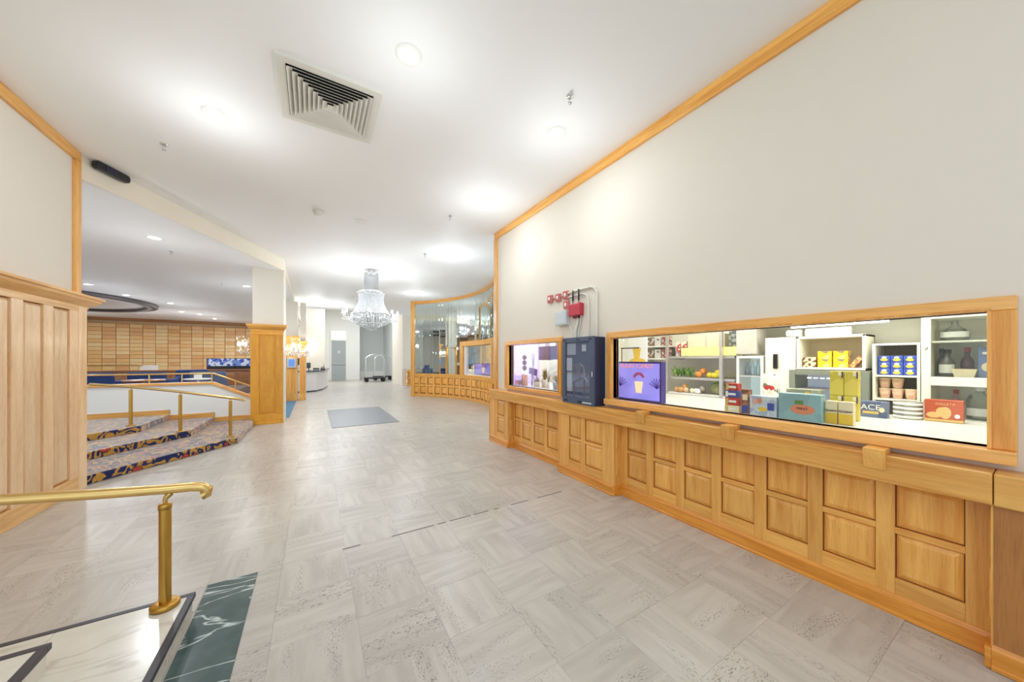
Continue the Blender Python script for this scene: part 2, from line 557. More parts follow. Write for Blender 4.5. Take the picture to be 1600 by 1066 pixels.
def carpet(name):
    m, nt, p = new_mat(name)
    tc = nd(nt, 'ShaderNodeTexCoord')
    n1 = nd(nt, 'ShaderNodeTexNoise')
    n1.inputs['Scale'].default_value = 5.0
    n1.inputs['Detail'].default_value = 0.6
    n1.inputs['Distortion'].default_value = 1.5
    nt.links.new(tc.outputs['Object'], n1.inputs['Vector'])
    wv = nd(nt, 'ShaderNodeMath', operation='SINE')
    ml = nd(nt, 'ShaderNodeMath', operation='MULTIPLY')
    ml.inputs[1].default_value = 22.0
    nt.links.new(n1.outputs['Fac'], ml.inputs[0])
    nt.links.new(ml.outputs[0], wv.inputs[0])
    scr = nd(nt, 'ShaderNodeMapRange')
    for k, v in (('From Min', 0.05), ('From Max', 0.3)):
        scr.inputs[k].default_value = v
    nt.links.new(wv.outputs[0], scr.inputs['Value'])
    fine = nd(nt, 'ShaderNodeTexNoise')
    fine.inputs['Scale'].default_value = 60
    nt.links.new(tc.outputs['Object'], fine.inputs['Vector'])
    gold = nd(nt, 'ShaderNodeMix', data_type='RGBA')
    gold.inputs['A'].default_value = srgb(150, 96, 28)
    gold.inputs['B'].default_value = srgb(222, 176, 84)
    nt.links.new(fine.outputs['Fac'], gold.inputs['Factor'])
    mx = nd(nt, 'ShaderNodeMix', data_type='RGBA')
    mx.inputs['A'].default_value = srgb(22, 34, 86)
    nt.links.new(gold.outputs['Result'], mx.inputs['B'])
    nt.links.new(scr.outputs[0], mx.inputs['Factor'])
    vo = nd(nt, 'ShaderNodeTexVoronoi')
    vo.inputs['Scale'].default_value = 3.4
    dn = nd(nt, 'ShaderNodeTexNoise')
    dn.inputs['Scale'].default_value = 26
    nt.links.new(tc.outputs['Object'], dn.inputs['Vector'])
    dm = nd(nt, 'ShaderNodeVectorMath', operation='MULTIPLY_ADD')
    dm.inputs[1].default_value = (.06, .06, .06)
    nt.links.new(dn.outputs['Color'], dm.inputs[0])
    nt.links.new(tc.outputs['Object'], dm.inputs[2])
    nt.links.new(dm.outputs[0], vo.inputs['Vector'])
    rd = nd(nt, 'ShaderNodeMapRange')
    for k, v in (('From Min', 0.26), ('From Max', 0.22), ('To Min', 0.0), ('To Max', 1.0)):
        rd.inputs[k].default_value = v
    nt.links.new(vo.outputs['Distance'], rd.inputs['Value'])
    rc = nd(nt, 'ShaderNodeValToRGB')
    e = rc.color_ramp.elements
    e[0].position, e[0].color = 0.04, srgb(222, 170, 96)
    e[1].position, e[1].color = 0.24, srgb(66, 12, 30)
    e2 = rc.color_ramp.elements.new(0.09)
    e2.color = srgb(166, 40, 40)
    e3 = rc.color_ramp.elements.new(0.17)
    e3.color = srgb(200, 84, 60)
    e4 = rc.color_ramp.elements.new(0.2)
    e4.color = srgb(120, 24, 34)
    nt.links.new(vo.outputs['Distance'], rc.inputs['Fac'])
    m2 = nd(nt, 'ShaderNodeMix', data_type='RGBA')
    nt.links.new(rd.outputs[0], m2.inputs['Factor'])
    nt.links.new(mx.outputs['Result'], m2.inputs['A'])
    nt.links.new(rc.outputs['Color'], m2.inputs['B'])
    nt.links.new(m2.outputs['Result'], p.inputs['Base Color'])
    p.inputs['Roughness'].default_value = 0.9
    p.inputs['Sheen Weight'].default_value = 1.0
    p.inputs['Sheen Roughness'].default_value = 0.35
    p.inputs['Sheen Tint'].default_value = (1, 0.96, 0.92, 1)
    return m


M['carpet'] = carpet('scrolled_carpet')


def printed(name, base, second, scale=22.0, thr=0.5, rough=0.4, third=None):
    """Packaging print: blotches of a second and third ink on a base colour."""
    m, nt, p = new_mat(name)
    tc = nd(nt, 'ShaderNodeTexCoord')
    vo = nd(nt, 'ShaderNodeTexVoronoi')
    vo.inputs['Scale'].default_value = scale
    nt.links.new(tc.outputs['Object'], vo.inputs['Vector'])
    sp = nd(nt, 'ShaderNodeSeparateColor')
    nt.links.new(vo.outputs['Color'], sp.inputs[0])
    g = nd(nt, 'ShaderNodeMath', operation='GREATER_THAN')
    g.inputs[1].default_value = thr
    nt.links.new(sp.outputs[0], g.inputs[0])
    mx = nd(nt, 'ShaderNodeMix', data_type='RGBA')
    mx.inputs['A'].default_value = base
    mx.inputs['B'].default_value = second
    nt.links.new(g.outputs[0], mx.inputs['Factor'])
    g2 = nd(nt, 'ShaderNodeMath', operation='GREATER_THAN')
    g2.inputs[1].default_value = 0.82
    nt.links.new(sp.outputs[1], g2.inputs[0])
    m3 = nd(nt, 'ShaderNodeMix', data_type='RGBA')
    nt.links.new(g2.outputs[0], m3.inputs['Factor'])
    nt.links.new(mx.outputs['Result'], m3.inputs['A'])
    m3.inputs['B'].default_value = third or second
    nt.links.new(m3.outputs['Result'], p.inputs['Base Color'])
    p.inputs['Roughness'].default_value = rough
    return m


# ------------------------------------------------------------------ shared builders
PANELS = {}


def raised_panel(w, h, mat, cx, cy, cz, rz, parent, depth=0.02, inset=0.034, name='panel'):
    key = (round(w, 3), round(h, 3), mat.name, depth, inset)
    if key not in PANELS:
        a, b, i = w / 2 - .005, h / 2 - .005, inset
        e = 0.006
        v = [(-a, 0, -b), (a, 0, -b), (a, 0, b), (-a, 0, b),
             (-a + e, -depth * 0.25, -b + e), (a - e, -depth * 0.25, -b + e), (a - e, -depth * 0.25, b - e), (-a + e, -depth * 0.25, b - e),
             (-a + i, -depth, -b + i), (a - i, -depth, -b + i), (a - i, -depth, b - i), (-a + i, -depth, b - i)]
        f = [(8, 9, 10, 11)]
        for k in (0, 4):
            f += [(k + j, k + (j + 1) % 4, k + 4 + (j + 1) % 4, k + 4 + j) for j in range(4)]
        me, _ = MB().add(v, f).mesh(name, mat, centre=False)
        PANELS[key] = me
    return link(name, PANELS[key], (cx, cy, cz), parent, rz)


def text(s, size, loc, mat, parent, rot=(R(90), 0, R(-90)), mirror=False, name='lettering', extrude=0.0012):
    cu = bpy.data.curves.new(name, 'FONT')
    cu.body = s
    cu.size = size
    cu.align_x = 'CENTER'
    cu.align_y = 'CENTER'
    cu.extrude = extrude
    cu.materials.append(mat)
    tmp = bpy.data.objects.new(name, cu)
    COL.objects.link(tmp)
    me = bpy.data.meshes.new_from_object(tmp.evaluated_get(bpy.context.evaluated_depsgraph_get()))
    bpy.data.objects.remove(tmp)
    o = bpy.data.objects.new(name, me)
    COL.objects.link(o)
    o.parent = parent
    o.location = Vector(loc) - WORLD[parent]
    o.rotation_euler = rot
    if mirror:
        o.scale = (-1, 1, 1)
    return o


def ellipse_plate(parent, name, x, y, z, ry, rz_, mat, n=20, t=0.003):
    pts = [(y + ry * math.cos(2 * math.pi * k / n), z + rz_ * math.sin(2 * math.pi * k / n)) for k in range(n)]
    return MB().prism(pts, 'x', x - t, x).build(name, mat, parent)


def add_light(name, kind, loc, power, parent=None, size=0.1, col=(1, 0.97, 0.93), rot=(0, 0, 0), **kw):
    l = bpy.data.lights.new(name, kind)
    l.energy = power
    l.color = col
    if kind == 'AREA':
        l.size = size
    else:
        l.shadow_soft_size = size
    for k, v in kw.items():
        setattr(l, k, v)
    o = bpy.data.objects.new(name, l)
    COL.objects.link(o)
    o.rotation_euler = rot
    if parent is not None:
        o.parent = parent
        o.location = Vector(loc) - WORLD[parent]
    else:
        o.location = loc
    return o


HC, LC = 3.89, 3.62      # main and lower ceiling heights
XR, XP = 2.97, 2.83      # right wall plane and pilaster fronts
XL = -2.33               # left wall plane

# ================================================================== SETTING
# ---- floor: slab plus individual vein-cut tiles
floor = MB().box(-2.6, 6.5, -6, 30, -0.2, -0.004).build('floor', M['travertine_far'])
struct(floor, 'pale travertine tile floor running the length of the lobby')
floor_mesh_origin = WORLD[floor]
full, _ = MB().box(-PITCH / 2 + .0004, PITCH / 2 - .0004, -PITCH / 2 + .0004, PITCH / 2 - .0004, -0.0035, 0.0).mesh('tile', M['travertine'], centre=False)
cells = []
for i in range(-9, 6):
    for j in range(-8, 22):
        x0, y0 = 1.035 + i * PITCH, 2.92 + j * PITCH
        x1, y1 = x0 + PITCH, y0 + PITCH
        lo = XL if y0 > 2.9 else -0.335
        if j == -1 and x1 < -0.335:
            lo, y0 = XL, 2.656
        elif j == -1 and x0 < -0.335:
            pass
        cx0, cx1 = max(x0, lo), min(x1, XR)
        if cx1 - cx0 < 0.03:
            continue
        xm, ym = (cx0 + cx1) / 2, (y0 + y1) / 2
        if ym < 0.1 or xm * 0.516 + ym * 0.857 < 0.6:
            continue
        zc = xm * 0.516 + ym * 0.857
        px = 800 + 515 * (xm * 0.857 - ym * 0.516) / zc
        py = 562 + 515 * 1.5 / zc
        if not (-260 < px < 1500) or py > 1180:
            continue
        if xm < -1.2 and ym > 5.95 + (xm + 2.36) * 1.37 + 0.3:
            continue
        cells.append((zc, cx0, cx1, y0, y1, i, j))
cells.sort()
for zc, cx0, cx1, y0, y1, i, j in cells[:298]:
    rz = 0 if (i + j) % 2 else R(90)
    if cx1 - cx0 > PITCH - 0.002 and y1 - y0 > PITCH - 0.002:
        o = link('tile', full, ((cx0 + cx1) / 2, (y0 + y1) / 2, 0), None)
        o.rotation_euler = (0, 0, rz)
        o.parent = floor
        o.location = Vector(((cx0 + cx1) / 2, (y0 + y1) / 2, 0)) - floor_mesh_origin
    else:
        MB().box(cx0 + .0004, cx1 - .0004, y0 + .0004, y1 - .0004, -0.0035, 0).build('tile', M['travertine'], floor)
D = (.19, .33, .56, .94, .96, 1.05, 1.08, 1.3, 1.32, 1.49, 1.54, 1.61, 1.74, 1.97, 2.07, 2.42)
for k in range(0, len(D), 2):
    box('joint_strip', (D[k] + .006, D[k + 1] - .006, 2.913, 2.927, -0.003, 0.0008), M['joint'], floor)

# ---- ceilings
ceil = MB().box(-14, 7, -6, 18, HC, HC + 0.2).build('ceiling', M['ceiling'])
struct(ceil, 'smooth white main lobby ceiling with recessed lamps')
low = MB().prism([(XL, 5.93), (-0.63, 9.5), (-0.63, 18.0), (-0.63, 30), (-14, 30), (-14, 5.93)], 'z', LC, HC - 0.001).build('ceiling_lounge', M['ceiling'])
struct(low, 'lower white ceiling over the lounge beyond the carpeted stairs')
far_c = MB().box(-0.62, 7, 18, 30, 5.2, 5.4).build('ceiling_far', M['ceiling'])
struct(far_c, 'higher white ceiling at the far end of the lobby')
up = MB().box(-0.62, 7, 18.0, 18.1, HC + .2, 5.2).build('wall_upstand', M['ceiling'])
struct(up, 'white upstand between main ceiling and higher far ceiling')
sf = MB().prism([(XL, 5.93), (-0.63, 9.5), (-0.63, 18), (-0.605, 18), (-0.605, 9.49), (XL, 5.90)], 'z', LC - 0.004, HC - 0.002).build('wall_soffit', M['soffit'])
struct(sf, 'cream soffit face where the ceiling drops towards the lounge')

# ---- right wall with two window openings
W1 = (3.62, 5.03, 1.04, 1.75)
W2 = (0.19, 2.66, 1.05, 1.745)
wr = MB()
for (a, b, c, d) in [(-6, W2[0], 0, HC), (W2[0], W2[1], 0, W2[2]), (W2[0], W2[1], W2[3], HC), (W2[1], W1[0], 0, HC),
                     (W1[0], W1[1], 0, W1[2]), (W1[0], W1[1], W1[3], HC), (W1[1], 5.55, 0, HC)]:
    wr.box(XR, XR + 0.09, a, b, c, d)
wr = wr.build('wall_right', M['wall'])
struct(wr, 'tall cream wall on the right above the oak panelling')
t = MB().box(XR - .03, XR, -6, 5.55, HC - .12, HC).build('trim_1', M['oak_y'], None, 0.004)
struct(t, 'oak strip along the top of the right wall')
t = MB().box(XR - .03, XR + .12, 5.45, 5.56, 0.95, HC - .12).build('trim_2', M['oak_z'], None, 0.004)
struct(t, 'upright oak strip at the far corner of the right wall')
t = MB().box(XR, 5.2, 5.56, 5.6, 0, HC).build('wall_return', M['wall_cool'])
struct(t, 'white return wall behind the corner of the right wall')


def window_frame(o, W, fr, z0, z1, y0, y1, sill):
    # W opening; frame outer y0..y1, z0..z1
    x0, x1 = XR - 0.045, XR + 0.09
    MB().box(x0, x1, y0, y1, W[3], z1).build('frame_head', M['oak_frame'], o, 0.006)
    MB().box(x0 - sill, x1, y0, y1, z0, W[2]).build('frame_sill', M['oak_frame'], o, 0.006)
    MB().box(x0, x1, y0, W[0], W[2], W[3]).build('frame_jamb', M['oak_frame_z'], o, 0.006)
    MB().box(x0, x1, W[1], y1, W[2], W[3]).build('frame_jamb', M['oak_frame_z'], o, 0.006)
    e = 0.014
    for b in ((XR - .052, XR - .04, W[0] - e, W[0], W[2], W[3]), (XR - .052, XR - .04, W[1], W[1] + e, W[2], W[3]),
              (XR - .052, XR - .04, W[0] - e, W[1] + e, W[3], W[3] + e)):
        box('bead', b, M['oak_frame_z'], o, 0.003)
    box('pane', (XR + .05, XR + .056, W[0], W[1], W[2], W[3]), M['glass'], o)


w1 = thing('window_1', 'small oak framed shop window beside the navy cabinet', None, (XR, 4.3, .98), kind='structure')
window_frame(w1, W1, .07, .985, 1.815, 3.55, 5.12, 0.0)
w2 = thing('window_2', 'long oak framed shop window filled with groceries', None, (XR, 1.4, .98), kind='structure')
window_frame(w2, W2, .07, .985, 1.815, .105, 2.73, 0.045)
for yc in (2.155, 1.345, 0.555):
    MB().prism([(2.885, .984), (2.772, .984), (2.775, .955), (2.793, .865), (2.799, .865), (2.799, .951), (2.885, .951)], 'y', yc - .045, yc + .045).build('bracket', M['oak_z'], w2, 0.003)

# ---- left wall
lw = MB().box(XL - .25, XL, 1.0, 5.90, 0, HC).build('wall_left', M['wall'])
struct(lw, 'cream wall on the left above tall oak panelling')
t = MB().box(XL, XL + .03, 2.0, 5.84, HC - .12, HC - .0005).build('trim_3', M['oak_y'], None, 0.004)
struct(t, 'oak strip along the top of the left wall')
t = MB().box(XL, XL + .03, 5.74, 5.84, 2.22, HC - .12).build('trim_4', M['oak_z'], None, 0.004)
struct(t, 'upright oak strip at the end of the left wall')

pl = thing('oak_wall_panelling', 'tall oak wall panelling with projecting cornice on the left wall', 'wall panelling', (XL, 4, 0))
box('backing', (XL, XL + .006, 2.0, 5.91, 0.0, 2.1), M['gap'], pl)
FX = XL + .036
box('base_board', (XL, FX, 2.0, 5.91, 0, .17), M['oak_glare_y'], pl, 0.003)
box('top_rail', (XL, FX, 2.0, 5.91, 2.05, 2.11), M['oak_glare_y'], pl, 0.003)
ys = [4.93 + .41 * k for k in range(-6, 2)]
for k, y in enumerate(ys):
    raised_panel(.27, 1.88, M['pale_oak'], XL + .008, y + .135, 1.11, R(90), pl, 0.022, 0.03)
    nxt = y + .41 if k < len(ys) - 1 else 5.76
    box('stile', (XL, FX, y + .27, nxt, .17, 2.05), M['pale_oak'], pl, 0.003)
box('corner_post', (XL - .25, XL + .04, 5.76, 5.92, 0, 2.11), M['pale_oak'], pl, 0.004)
prof = [(0, 2.09), (.035, 2.09), (.04, 2.115), (.075, 2.14), (.11, 2.175), (.118, 2.2), (.135, 2.205), (.14, 2.23), (0, 2.23)]
cor = MB()
nP = len(prof)
a = [(XL + d, 2.0, z) for d, z in prof]
b = [(XL + d, 5.92 + d, z) for d, z in prof]
c_ = [(XL - .25, 5.92 + d, z) for d, z in prof]
cor.add(a + b + c_, [(i, (i + 1) % nP, nP + (i + 1) % nP, nP + i) for i in range(nP)] + [(nP + i, nP + (i + 1) % nP, 2 * nP + (i + 1) % nP, 2 * nP + i) for i in range(nP)])
cor.build('cornice', M['oak_glare_y'], pl)

# ---- far end of the lobby
fw = MB().box(-0.2, 2.95, 27, 27.2, 0, 5.2).build('wall_far', M['wall_cool'])
struct(fw, 'white far wall with a grey door in it')
fb = MB()
fb.box(2.95, 6.4, 28.6, 28.8, 0, 5.2).box(2.95, 3.0, 27.2, 28.6, 0, 5.2)
fb = fb.build('wall_niche', M['grey_wall'])
struct(fb, 'pale grey alcove wall behind the luggage carts')
t = MB().box(2.96, 6.3, 28.55, 28.6, 0, .55).build('baseboard_niche', M['wall_cool'])
struct(t, 'tall white skirting at the foot of the alcove')
t = MB().box(4.9, 5.1, 22.0, 28.6, 0, 5.2).build('wall_far_right', M['grey_wall'])
struct(t, 'pale grey side wall of the alcove')
rw = MB().box(-2.3, .62, 24.2, 24.4, 0, 5.2).box(.52, .62, 24.4, 27, 0, 5.2).build('wall_reception', M['wall'])
struct(rw, 'cream wall behind the reception desk')
cw = MB().box(4.32, 6.4, 19.2, 19.4, 0, 5.2).box(4.32, 4.42, 19.4, 22, 0, 5.2).build('wall_pier', M['wall'])
struct(cw, 'cream pier beyond the curved mirror wall')
dr = thing('door_1', 'grey door under a bright transom at the far end', None, (1.55, 27, 0), kind='structure')
for b in ((1.02, 1.1, 26.93, 27.0, 0, 3.65), (2.02, 2.1, 26.93, 27.0, 0, 3.65), (1.1, 2.02, 26.93, 27.0, 3.56, 3.65), (1.1, 2.02, 26.93, 27.0, 2.86, 2.98)):
    box('door_frame', b, M['white'], dr, 0.005)
box('door_leaf', (1.1, 2.02, 26.96, 26.995, 0.0, 2.86), M['door_grey'], dr, 0.004)
box('push_bar', (1.14, 1.98, 26.9, 26.95, 1.15, 1.2), M['steel'], dr)
box('notice', (1.5, 1.66, 26.95, 26.96, 1.95, 2.15), M['grey_box'], dr)
box('transom_pane', (1.1, 1.55, 26.97, 26.985, 2.98, 3.56), M['transom'], dr)
box('transom_pane', (1.57, 2.02, 26.97, 26.985, 2.98, 3.56), M['transom'], dr)
pn = thing('oak_pier_wainscot', 'low oak panelling on the pier behind the steel barrier posts', 'wainscot', (4.7, 19.15, 0))
box('backing', (4.32, 5.4, 19.17, 19.2, 0, .9), M['gap'], pn)
for k in range(3):
    for r in range(2):
        raised_panel(.26, .28, M['oak_z'], 4.53 + k * .36, 19.168, .27 + r * .37, 0, pn, 0.016)
    box('stile', (4.32 + k * .36, 4.40 + k * .36, 19.14, 19.175, 0.1, .84), M['oak_z'], pn)
for z0, z1 in ((0, .12), (.42, .49), (.8, .92)):
    box('rail', (4.32, 5.4, 19.13, 19.175, z0, z1), M['oak_x'], pn)

# ================================================================== RIGHT WALL OAK COUNTER FRONT
ws = thing('oak_wainscot', 'oak panelled counter front with ledge under the shop windows', 'wainscot', (XP, 2.5, 0))
UP, LO = (.51, .775), (.21, .475)


def field(y0, y1, xb, cols):
    """one panelled bay: xb is the face of the rails; cols = list of (y0, y1) panel openings"""
    box('backing', (xb + .018, xb + .03, y0, y1, 0, .82), M['gap'], ws)
    edges = sorted(cols)
    prev = y0
    for (a, b) in edges:
        if a - prev > 0.012:
            box('stile', (xb, xb + .02, prev, a, .11, .8), M['oak_z'], ws, 0.002)
        for (z0, z1) in (UP, LO):
            raised_panel(b - a, z1 - z0, M['oak_z'], xb + .018, (a + b) / 2, (z0 + z1) / 2, R(-90), ws, 0.017, 0.03)
        for (z0, z1) in ((.11, LO[0]), (LO[1], UP[0]), (UP[1], .80)):
            box('rail', (xb, xb + .02, a, b, z0, z1), M['oak_y'], ws, 0.002)
        prev = b
    if y1 - prev > 0.012:
        box('stile', (xb, xb + .02, prev, y1, .11, .8), M['oak_z'], ws, 0.002)
    sk = MB().prism([(xb - .025, 0), (xb - .025, .015), (xb - .018, .02), (xb - .018, .095), (xb - .004, .115), (xb + .02, .115), (xb + .02, 0)], 'y', y0, y1)
    sk.build('skirting', M['oak_base'], ws)


RB = XR - .03     # recessed face
c0 = [2.32 - .3235 * k for k in range(7)]
field(.17, 2.53, RB, [(c - .123, c + .123) for c in c0])
field(2.53, 3.47, XP, [(2.70, 2.985), (3.05, 3.275)])
field(3.47, 4.83, RB, [(3.64 + .335 * k, 3.64 + .335 * k + .25) for k in range(4)][:3] + [(4.60, 4.80)])
field(4.83, 5.50, XP, [(4.96, 5.22)])
field(-2.0, .17, XP, [(-.25 - .335 * k, -.005 - .335 * k) for k in range(5)])


def side(y, facing):
    """end faces of the pilasters, looking along the wall"""
    box('pilaster_side', (XP - .001, RB + .0205, min(y + facing * .003, y - facing * .02), max(y + facing * .003, y - facing * .02), 0.001, .797), M['oak_z'], ws, 0.001)
    for (z0, z1) in (UP, LO):
        raised_panel(.075, z1 - z0, M['oak_z'], (XP + RB) / 2 + .005, y + facing * .003, (z0 + z1) / 2, 0 if facing < 0 else R(180), ws, 0.006, 0.012)
    box('skirting', (XP - .0175, RB + .0195, min(y, y + facing * .02), max(y, y + facing * .02), 0, .1), M['oak_base'], ws, 0.003)


side(2.53, -1)
side(4.83, -1)
side(3.47, 1)
side(.17, 1)
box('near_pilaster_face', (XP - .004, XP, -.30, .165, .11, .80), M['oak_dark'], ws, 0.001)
for (a, b) in ((-2.0, .165), (.165, 5.5)):
    box('ledge', (XP - .03, XR + .005, a + .0015, b - .0015, .795, .95), M['oak_y'], ws, 0.006)
box('corner_end', (XP - .004, XR + .3, 5.5, 5.53, 0, .95), M['oak_z'], ws, 0.003)

# ================================================================== CURVED MIRROR WALL
CC, CR_ = (0.245, 10.41), 4.69


def cpt(a, r=CR_, z=0.0):
    return (CC[0] + r * math.cos(R(a)), CC[1] + r * math.sin(R(a)), z)


cwall = MB()
AN = [46 - 2 * k for k in range(40)]
WA0, WA1, WZ0, WZ1 = -17.0, 13.0, 0.94, 2.0       # shop window opening in the curve
for a in AN[:-1]:
    mid = a - 1
    spans = [(0, HC)] if not (WA0 < mid < WA1) else [(0, WZ0), (WZ1, HC)]
    for z0, z1 in spans:
        p = [cpt(a, CR_)[:2], cpt(a - 2, CR_)[:2], cpt(a - 2, CR_ + .12)[:2], cpt(a, CR_ + .12)[:2]]
        cwall.prism(p, 'z', z0, z1)
cwall = cwall.build('wall_curved', M['wall_cool'])
struct(cwall, 'curved wall faced with mirror strips beyond the right corner')
mw = thing('mirror_cladding', 'tall vertical mirror strips lining the curved wall in an oak surround', 'mirror wall', cpt(10, CR_))
smeshes = {}


def strip(a, z0, z1):
    w = 2 * CR_ * math.sin(R(1.0)) - .004
    k = round(z1 - z0, 3)
    if k not in smeshes:
        smeshes[k] = MB().box(-.008, 0, -w / 2, w / 2, 0, z1 - z0).mesh('mirror_strip', M['mirror'], 0.002, False)[0]
    o = link('mirror_strip', smeshes[k], cpt(a, CR_ - .012, z0), mw)
    o.rotation_euler = (0, 0, R(a + random.uniform(-2.2, 2.2)))


for a in AN[:-4]:
    m = a - 1
    if WA0 - 2 < m < WA1 + 2.5:
        strip(m, 2.17, 3.77)
    else:
        strip(m, .93, 3.77)
for z0, z1, r0 in ((3.77, HC, .035), (.87, .93, .045)):
    hb = MB()
    for a in AN[:-4]:
        hb.prism([cpt(a, CR_ - r0)[:2], cpt(a - 2, CR_ - r0)[:2], cpt(a - 2, CR_ + .001)[:2], cpt(a, CR_ + .001)[:2]], 'z', z0, z1)
    hb.build('surround_rail', M['oak_x'], mw)
MB().obox(cpt(45.6, CR_ - .02, HC / 2), .10, .16, HC, R(45.6)).build('surround_post', M['oak_z'], mw, 0.004)


cw_ = thing('curved_oak_wainscot', 'curved run of small oak panels below the mirror strips', 'wainscot', cpt(10, CR_))
for a in [44.2 - 4.35 * k for k in range(15)]:
    p = cpt(a, CR_ - .012)
    for z in (.27, .64):
        raised_panel(.245, .26, M['oak_z'], p[0], p[1], z, R(a - 90), cw_, 0.02, 0.03)
    q = cpt(a - 2.17, CR_ - .018, .42)
    MB().obox(q, .036, .09, .84, R(a - 2.17)).build('stile', M['oak_z'], cw_)
for z0, z1, r0 in ((0, .12, .05), (.415, .495, .03), (.78, .87, .03)):
    hb = MB()
    for a in AN[:-5]:
        hb.prism([cpt(a, CR_ - r0)[:2], cpt(a - 2, CR_ - r0)[:2], cpt(a - 2, CR_ - .002)[:2], cpt(a, CR_ - .002)[:2]], 'z', z0, z1)
    hb.build('rail', M['oak_x'], cw_)

MBK = MB()
for a in AN[:-5]:
    MBK.prism([cpt(a, CR_ - .006)[:2], cpt(a - 2, CR_ - .006)[:2], cpt(a - 2, CR_ - .001)[:2], cpt(a, CR_ - .001)[:2]], 'z', .01, .869)
MBK.build('backing', M['gap'], cw_)
w3 = thing('window_3', 'oak framed shop window set in the curved mirror wall', None, cpt(0, CR_, .94), kind='structure')


def cbar(name, a0, a1, z0, z1, r0, r1, mat, par):
    m = MB()
    n = max(1, int(abs(a1 - a0) / 2 + .5))
    for k in range(n):
        s, e = a0 + (a1 - a0) * k / n, a0 + (a1 - a0) * (k + 1) / n
        m.prism([cpt(s, r0)[:2], cpt(e, r0)[:2], cpt(e, r1)[:2], cpt(s, r1)[:2]], 'z', z0, z1)
    return m.build(name, mat, par)


cbar('frame_head', 15.3, -19.5, 2.0, 2.17, CR_ - .06, CR_ + .12, M['oak_x'], w3)
cbar('frame_jamb', 15.3, 13.0, .93, 2.0, CR_ - .06, CR_ + .12, M['oak_z'], w3)
cbar('frame_jamb', -17.0, -19.5, .93, 2.0, CR_ - .06, CR_ + .12, M['oak_z'], w3)
cbar('pane', 13, -17, .94, 2.0, CR_ + .06, CR_ + .066, M['glass'], w3)
kb = MB().box(4.96, 6.4, 8.6, 14.6, 0.0, .94).build('floor_kiosk', M['counter'])
struct(kb, 'pale counter inside the kiosk behind the curved window')
kw = MB().box(6.4, 6.5, 7.6, 16, .9, 3.8).build('wall_kiosk', plain('tan_kiosk_wall', srgb(226, 204, 166), 0.6))
struct(kw, 'tan back wall of the kiosk behind the curved window')
kc = MB().box(5.1, 6.5, 8.0, 15.5, 2.64, 2.7).build('ceiling_kiosk', M['ceiling'])
struct(kc, 'white ceiling of the kiosk behind the curved window')
kl = thing('kiosk_fill_panel', 'unseen flat panel added to light the kiosk', 'ceiling lamp', (5.7, 11.6, 2.64))  # unseen panel, added as a fixture for the kiosk fill light
box('diffuser', (5.3, 6.1, 11.2, 12.0, 2.625, 2.639), M['offwhite'], kl)
add_light('kiosk_fill', 'AREA', (5.7, 11.6, 2.6), 30, kl, 0.8)
o = box('wall_poster', (6.37, 6.395, 13.5, 14.9, 1.2, 2.1), printed('blue_poster', srgb(120, 176, 222), srgb(150, 200, 232), 6, .6))
tag(o, 'light blue poster on the tan wall behind the curved window', 'poster')

# ================================================================== WHITE COLUMNS WITH OAK PILASTERS
def oak_column(x0, x1, y0, y1, zt, lab, lab2, ztop=LC, wd='honey'):
    c = MB().box(x0 + .02, x1, y0 + .03, y1, zt - .02, ztop).box(x0 + .04, x1, y0 + .05, y1, 0, zt).build('column', M['wall'])
    struct(c, lab)
    p = thing('oak_pilaster', lab2, 'pilaster', ((x0 + x1) / 2, y0, 0))
    box('backing', (x0, x1 - .012, y0 + .018, y0 + .05, 0, zt), M[wd], p)
    w = x1 - x0
    st = min(.14, w * .24)
    for a, b in ((x0, x0 + st), (x1 - .012 - st, x1 - .012)):
        box('stile', (a, b, y0, y0 + .02, .221, zt - .201), M[wd], p, 0.003)
    box('rail', (x0, x1 - .012, y0, y0 + .02, .086, .22), M[wd], p, 0.003)
    box('rail', (x0, x1 - .012, y0, y0 + .02, zt - .2, zt - .02), M[wd], p, 0.003)
    raised_panel(w - 2 * st - .02, zt - .45, M[wd], (x0 + x1) / 2 - .006, y0 + .018, .22 + (zt - .42) / 2, 0, p, 0.012, 0.05)
    box('plinth', (x0 - .02, x1 + .0, y0 - .02, y0 + .05, 0, .085), M[wd], p, 0.004)
    box('left_cheek', (x0 - .012, x0, y0, y1, 0, zt), M[wd], p)
    pr_ = [(0, -.12), (.012, -.12), (.016, -.09), (.045, -.06), (.075, -.02), (.085, 0), (.09, .035), (0, .035)]
    n = len(pr_)
    A = [(x0 - d, y1, zt + z) for d, z in pr_]
    B = [(x0 - d, y0 - d, zt + z) for d, z in pr_]
    C = [(x1 + d * .8, y0 - d, zt + z) for d, z in pr_]
    E_ = [(x1 + d * .8, y0 + .06, zt + z) for d, z in pr_]
    fs = []
    for s in range(3):
        fs += [(s * n + i, s * n + (i + 1) % n, (s + 1) * n + (i + 1) % n, (s + 1) * n + i) for i in range(n)]
    fs.append(tuple(range(3 * n, 4 * n)))
    MB().add(A + B + C + E_, fs).build('capital', M['oak_x'], p)
    return p


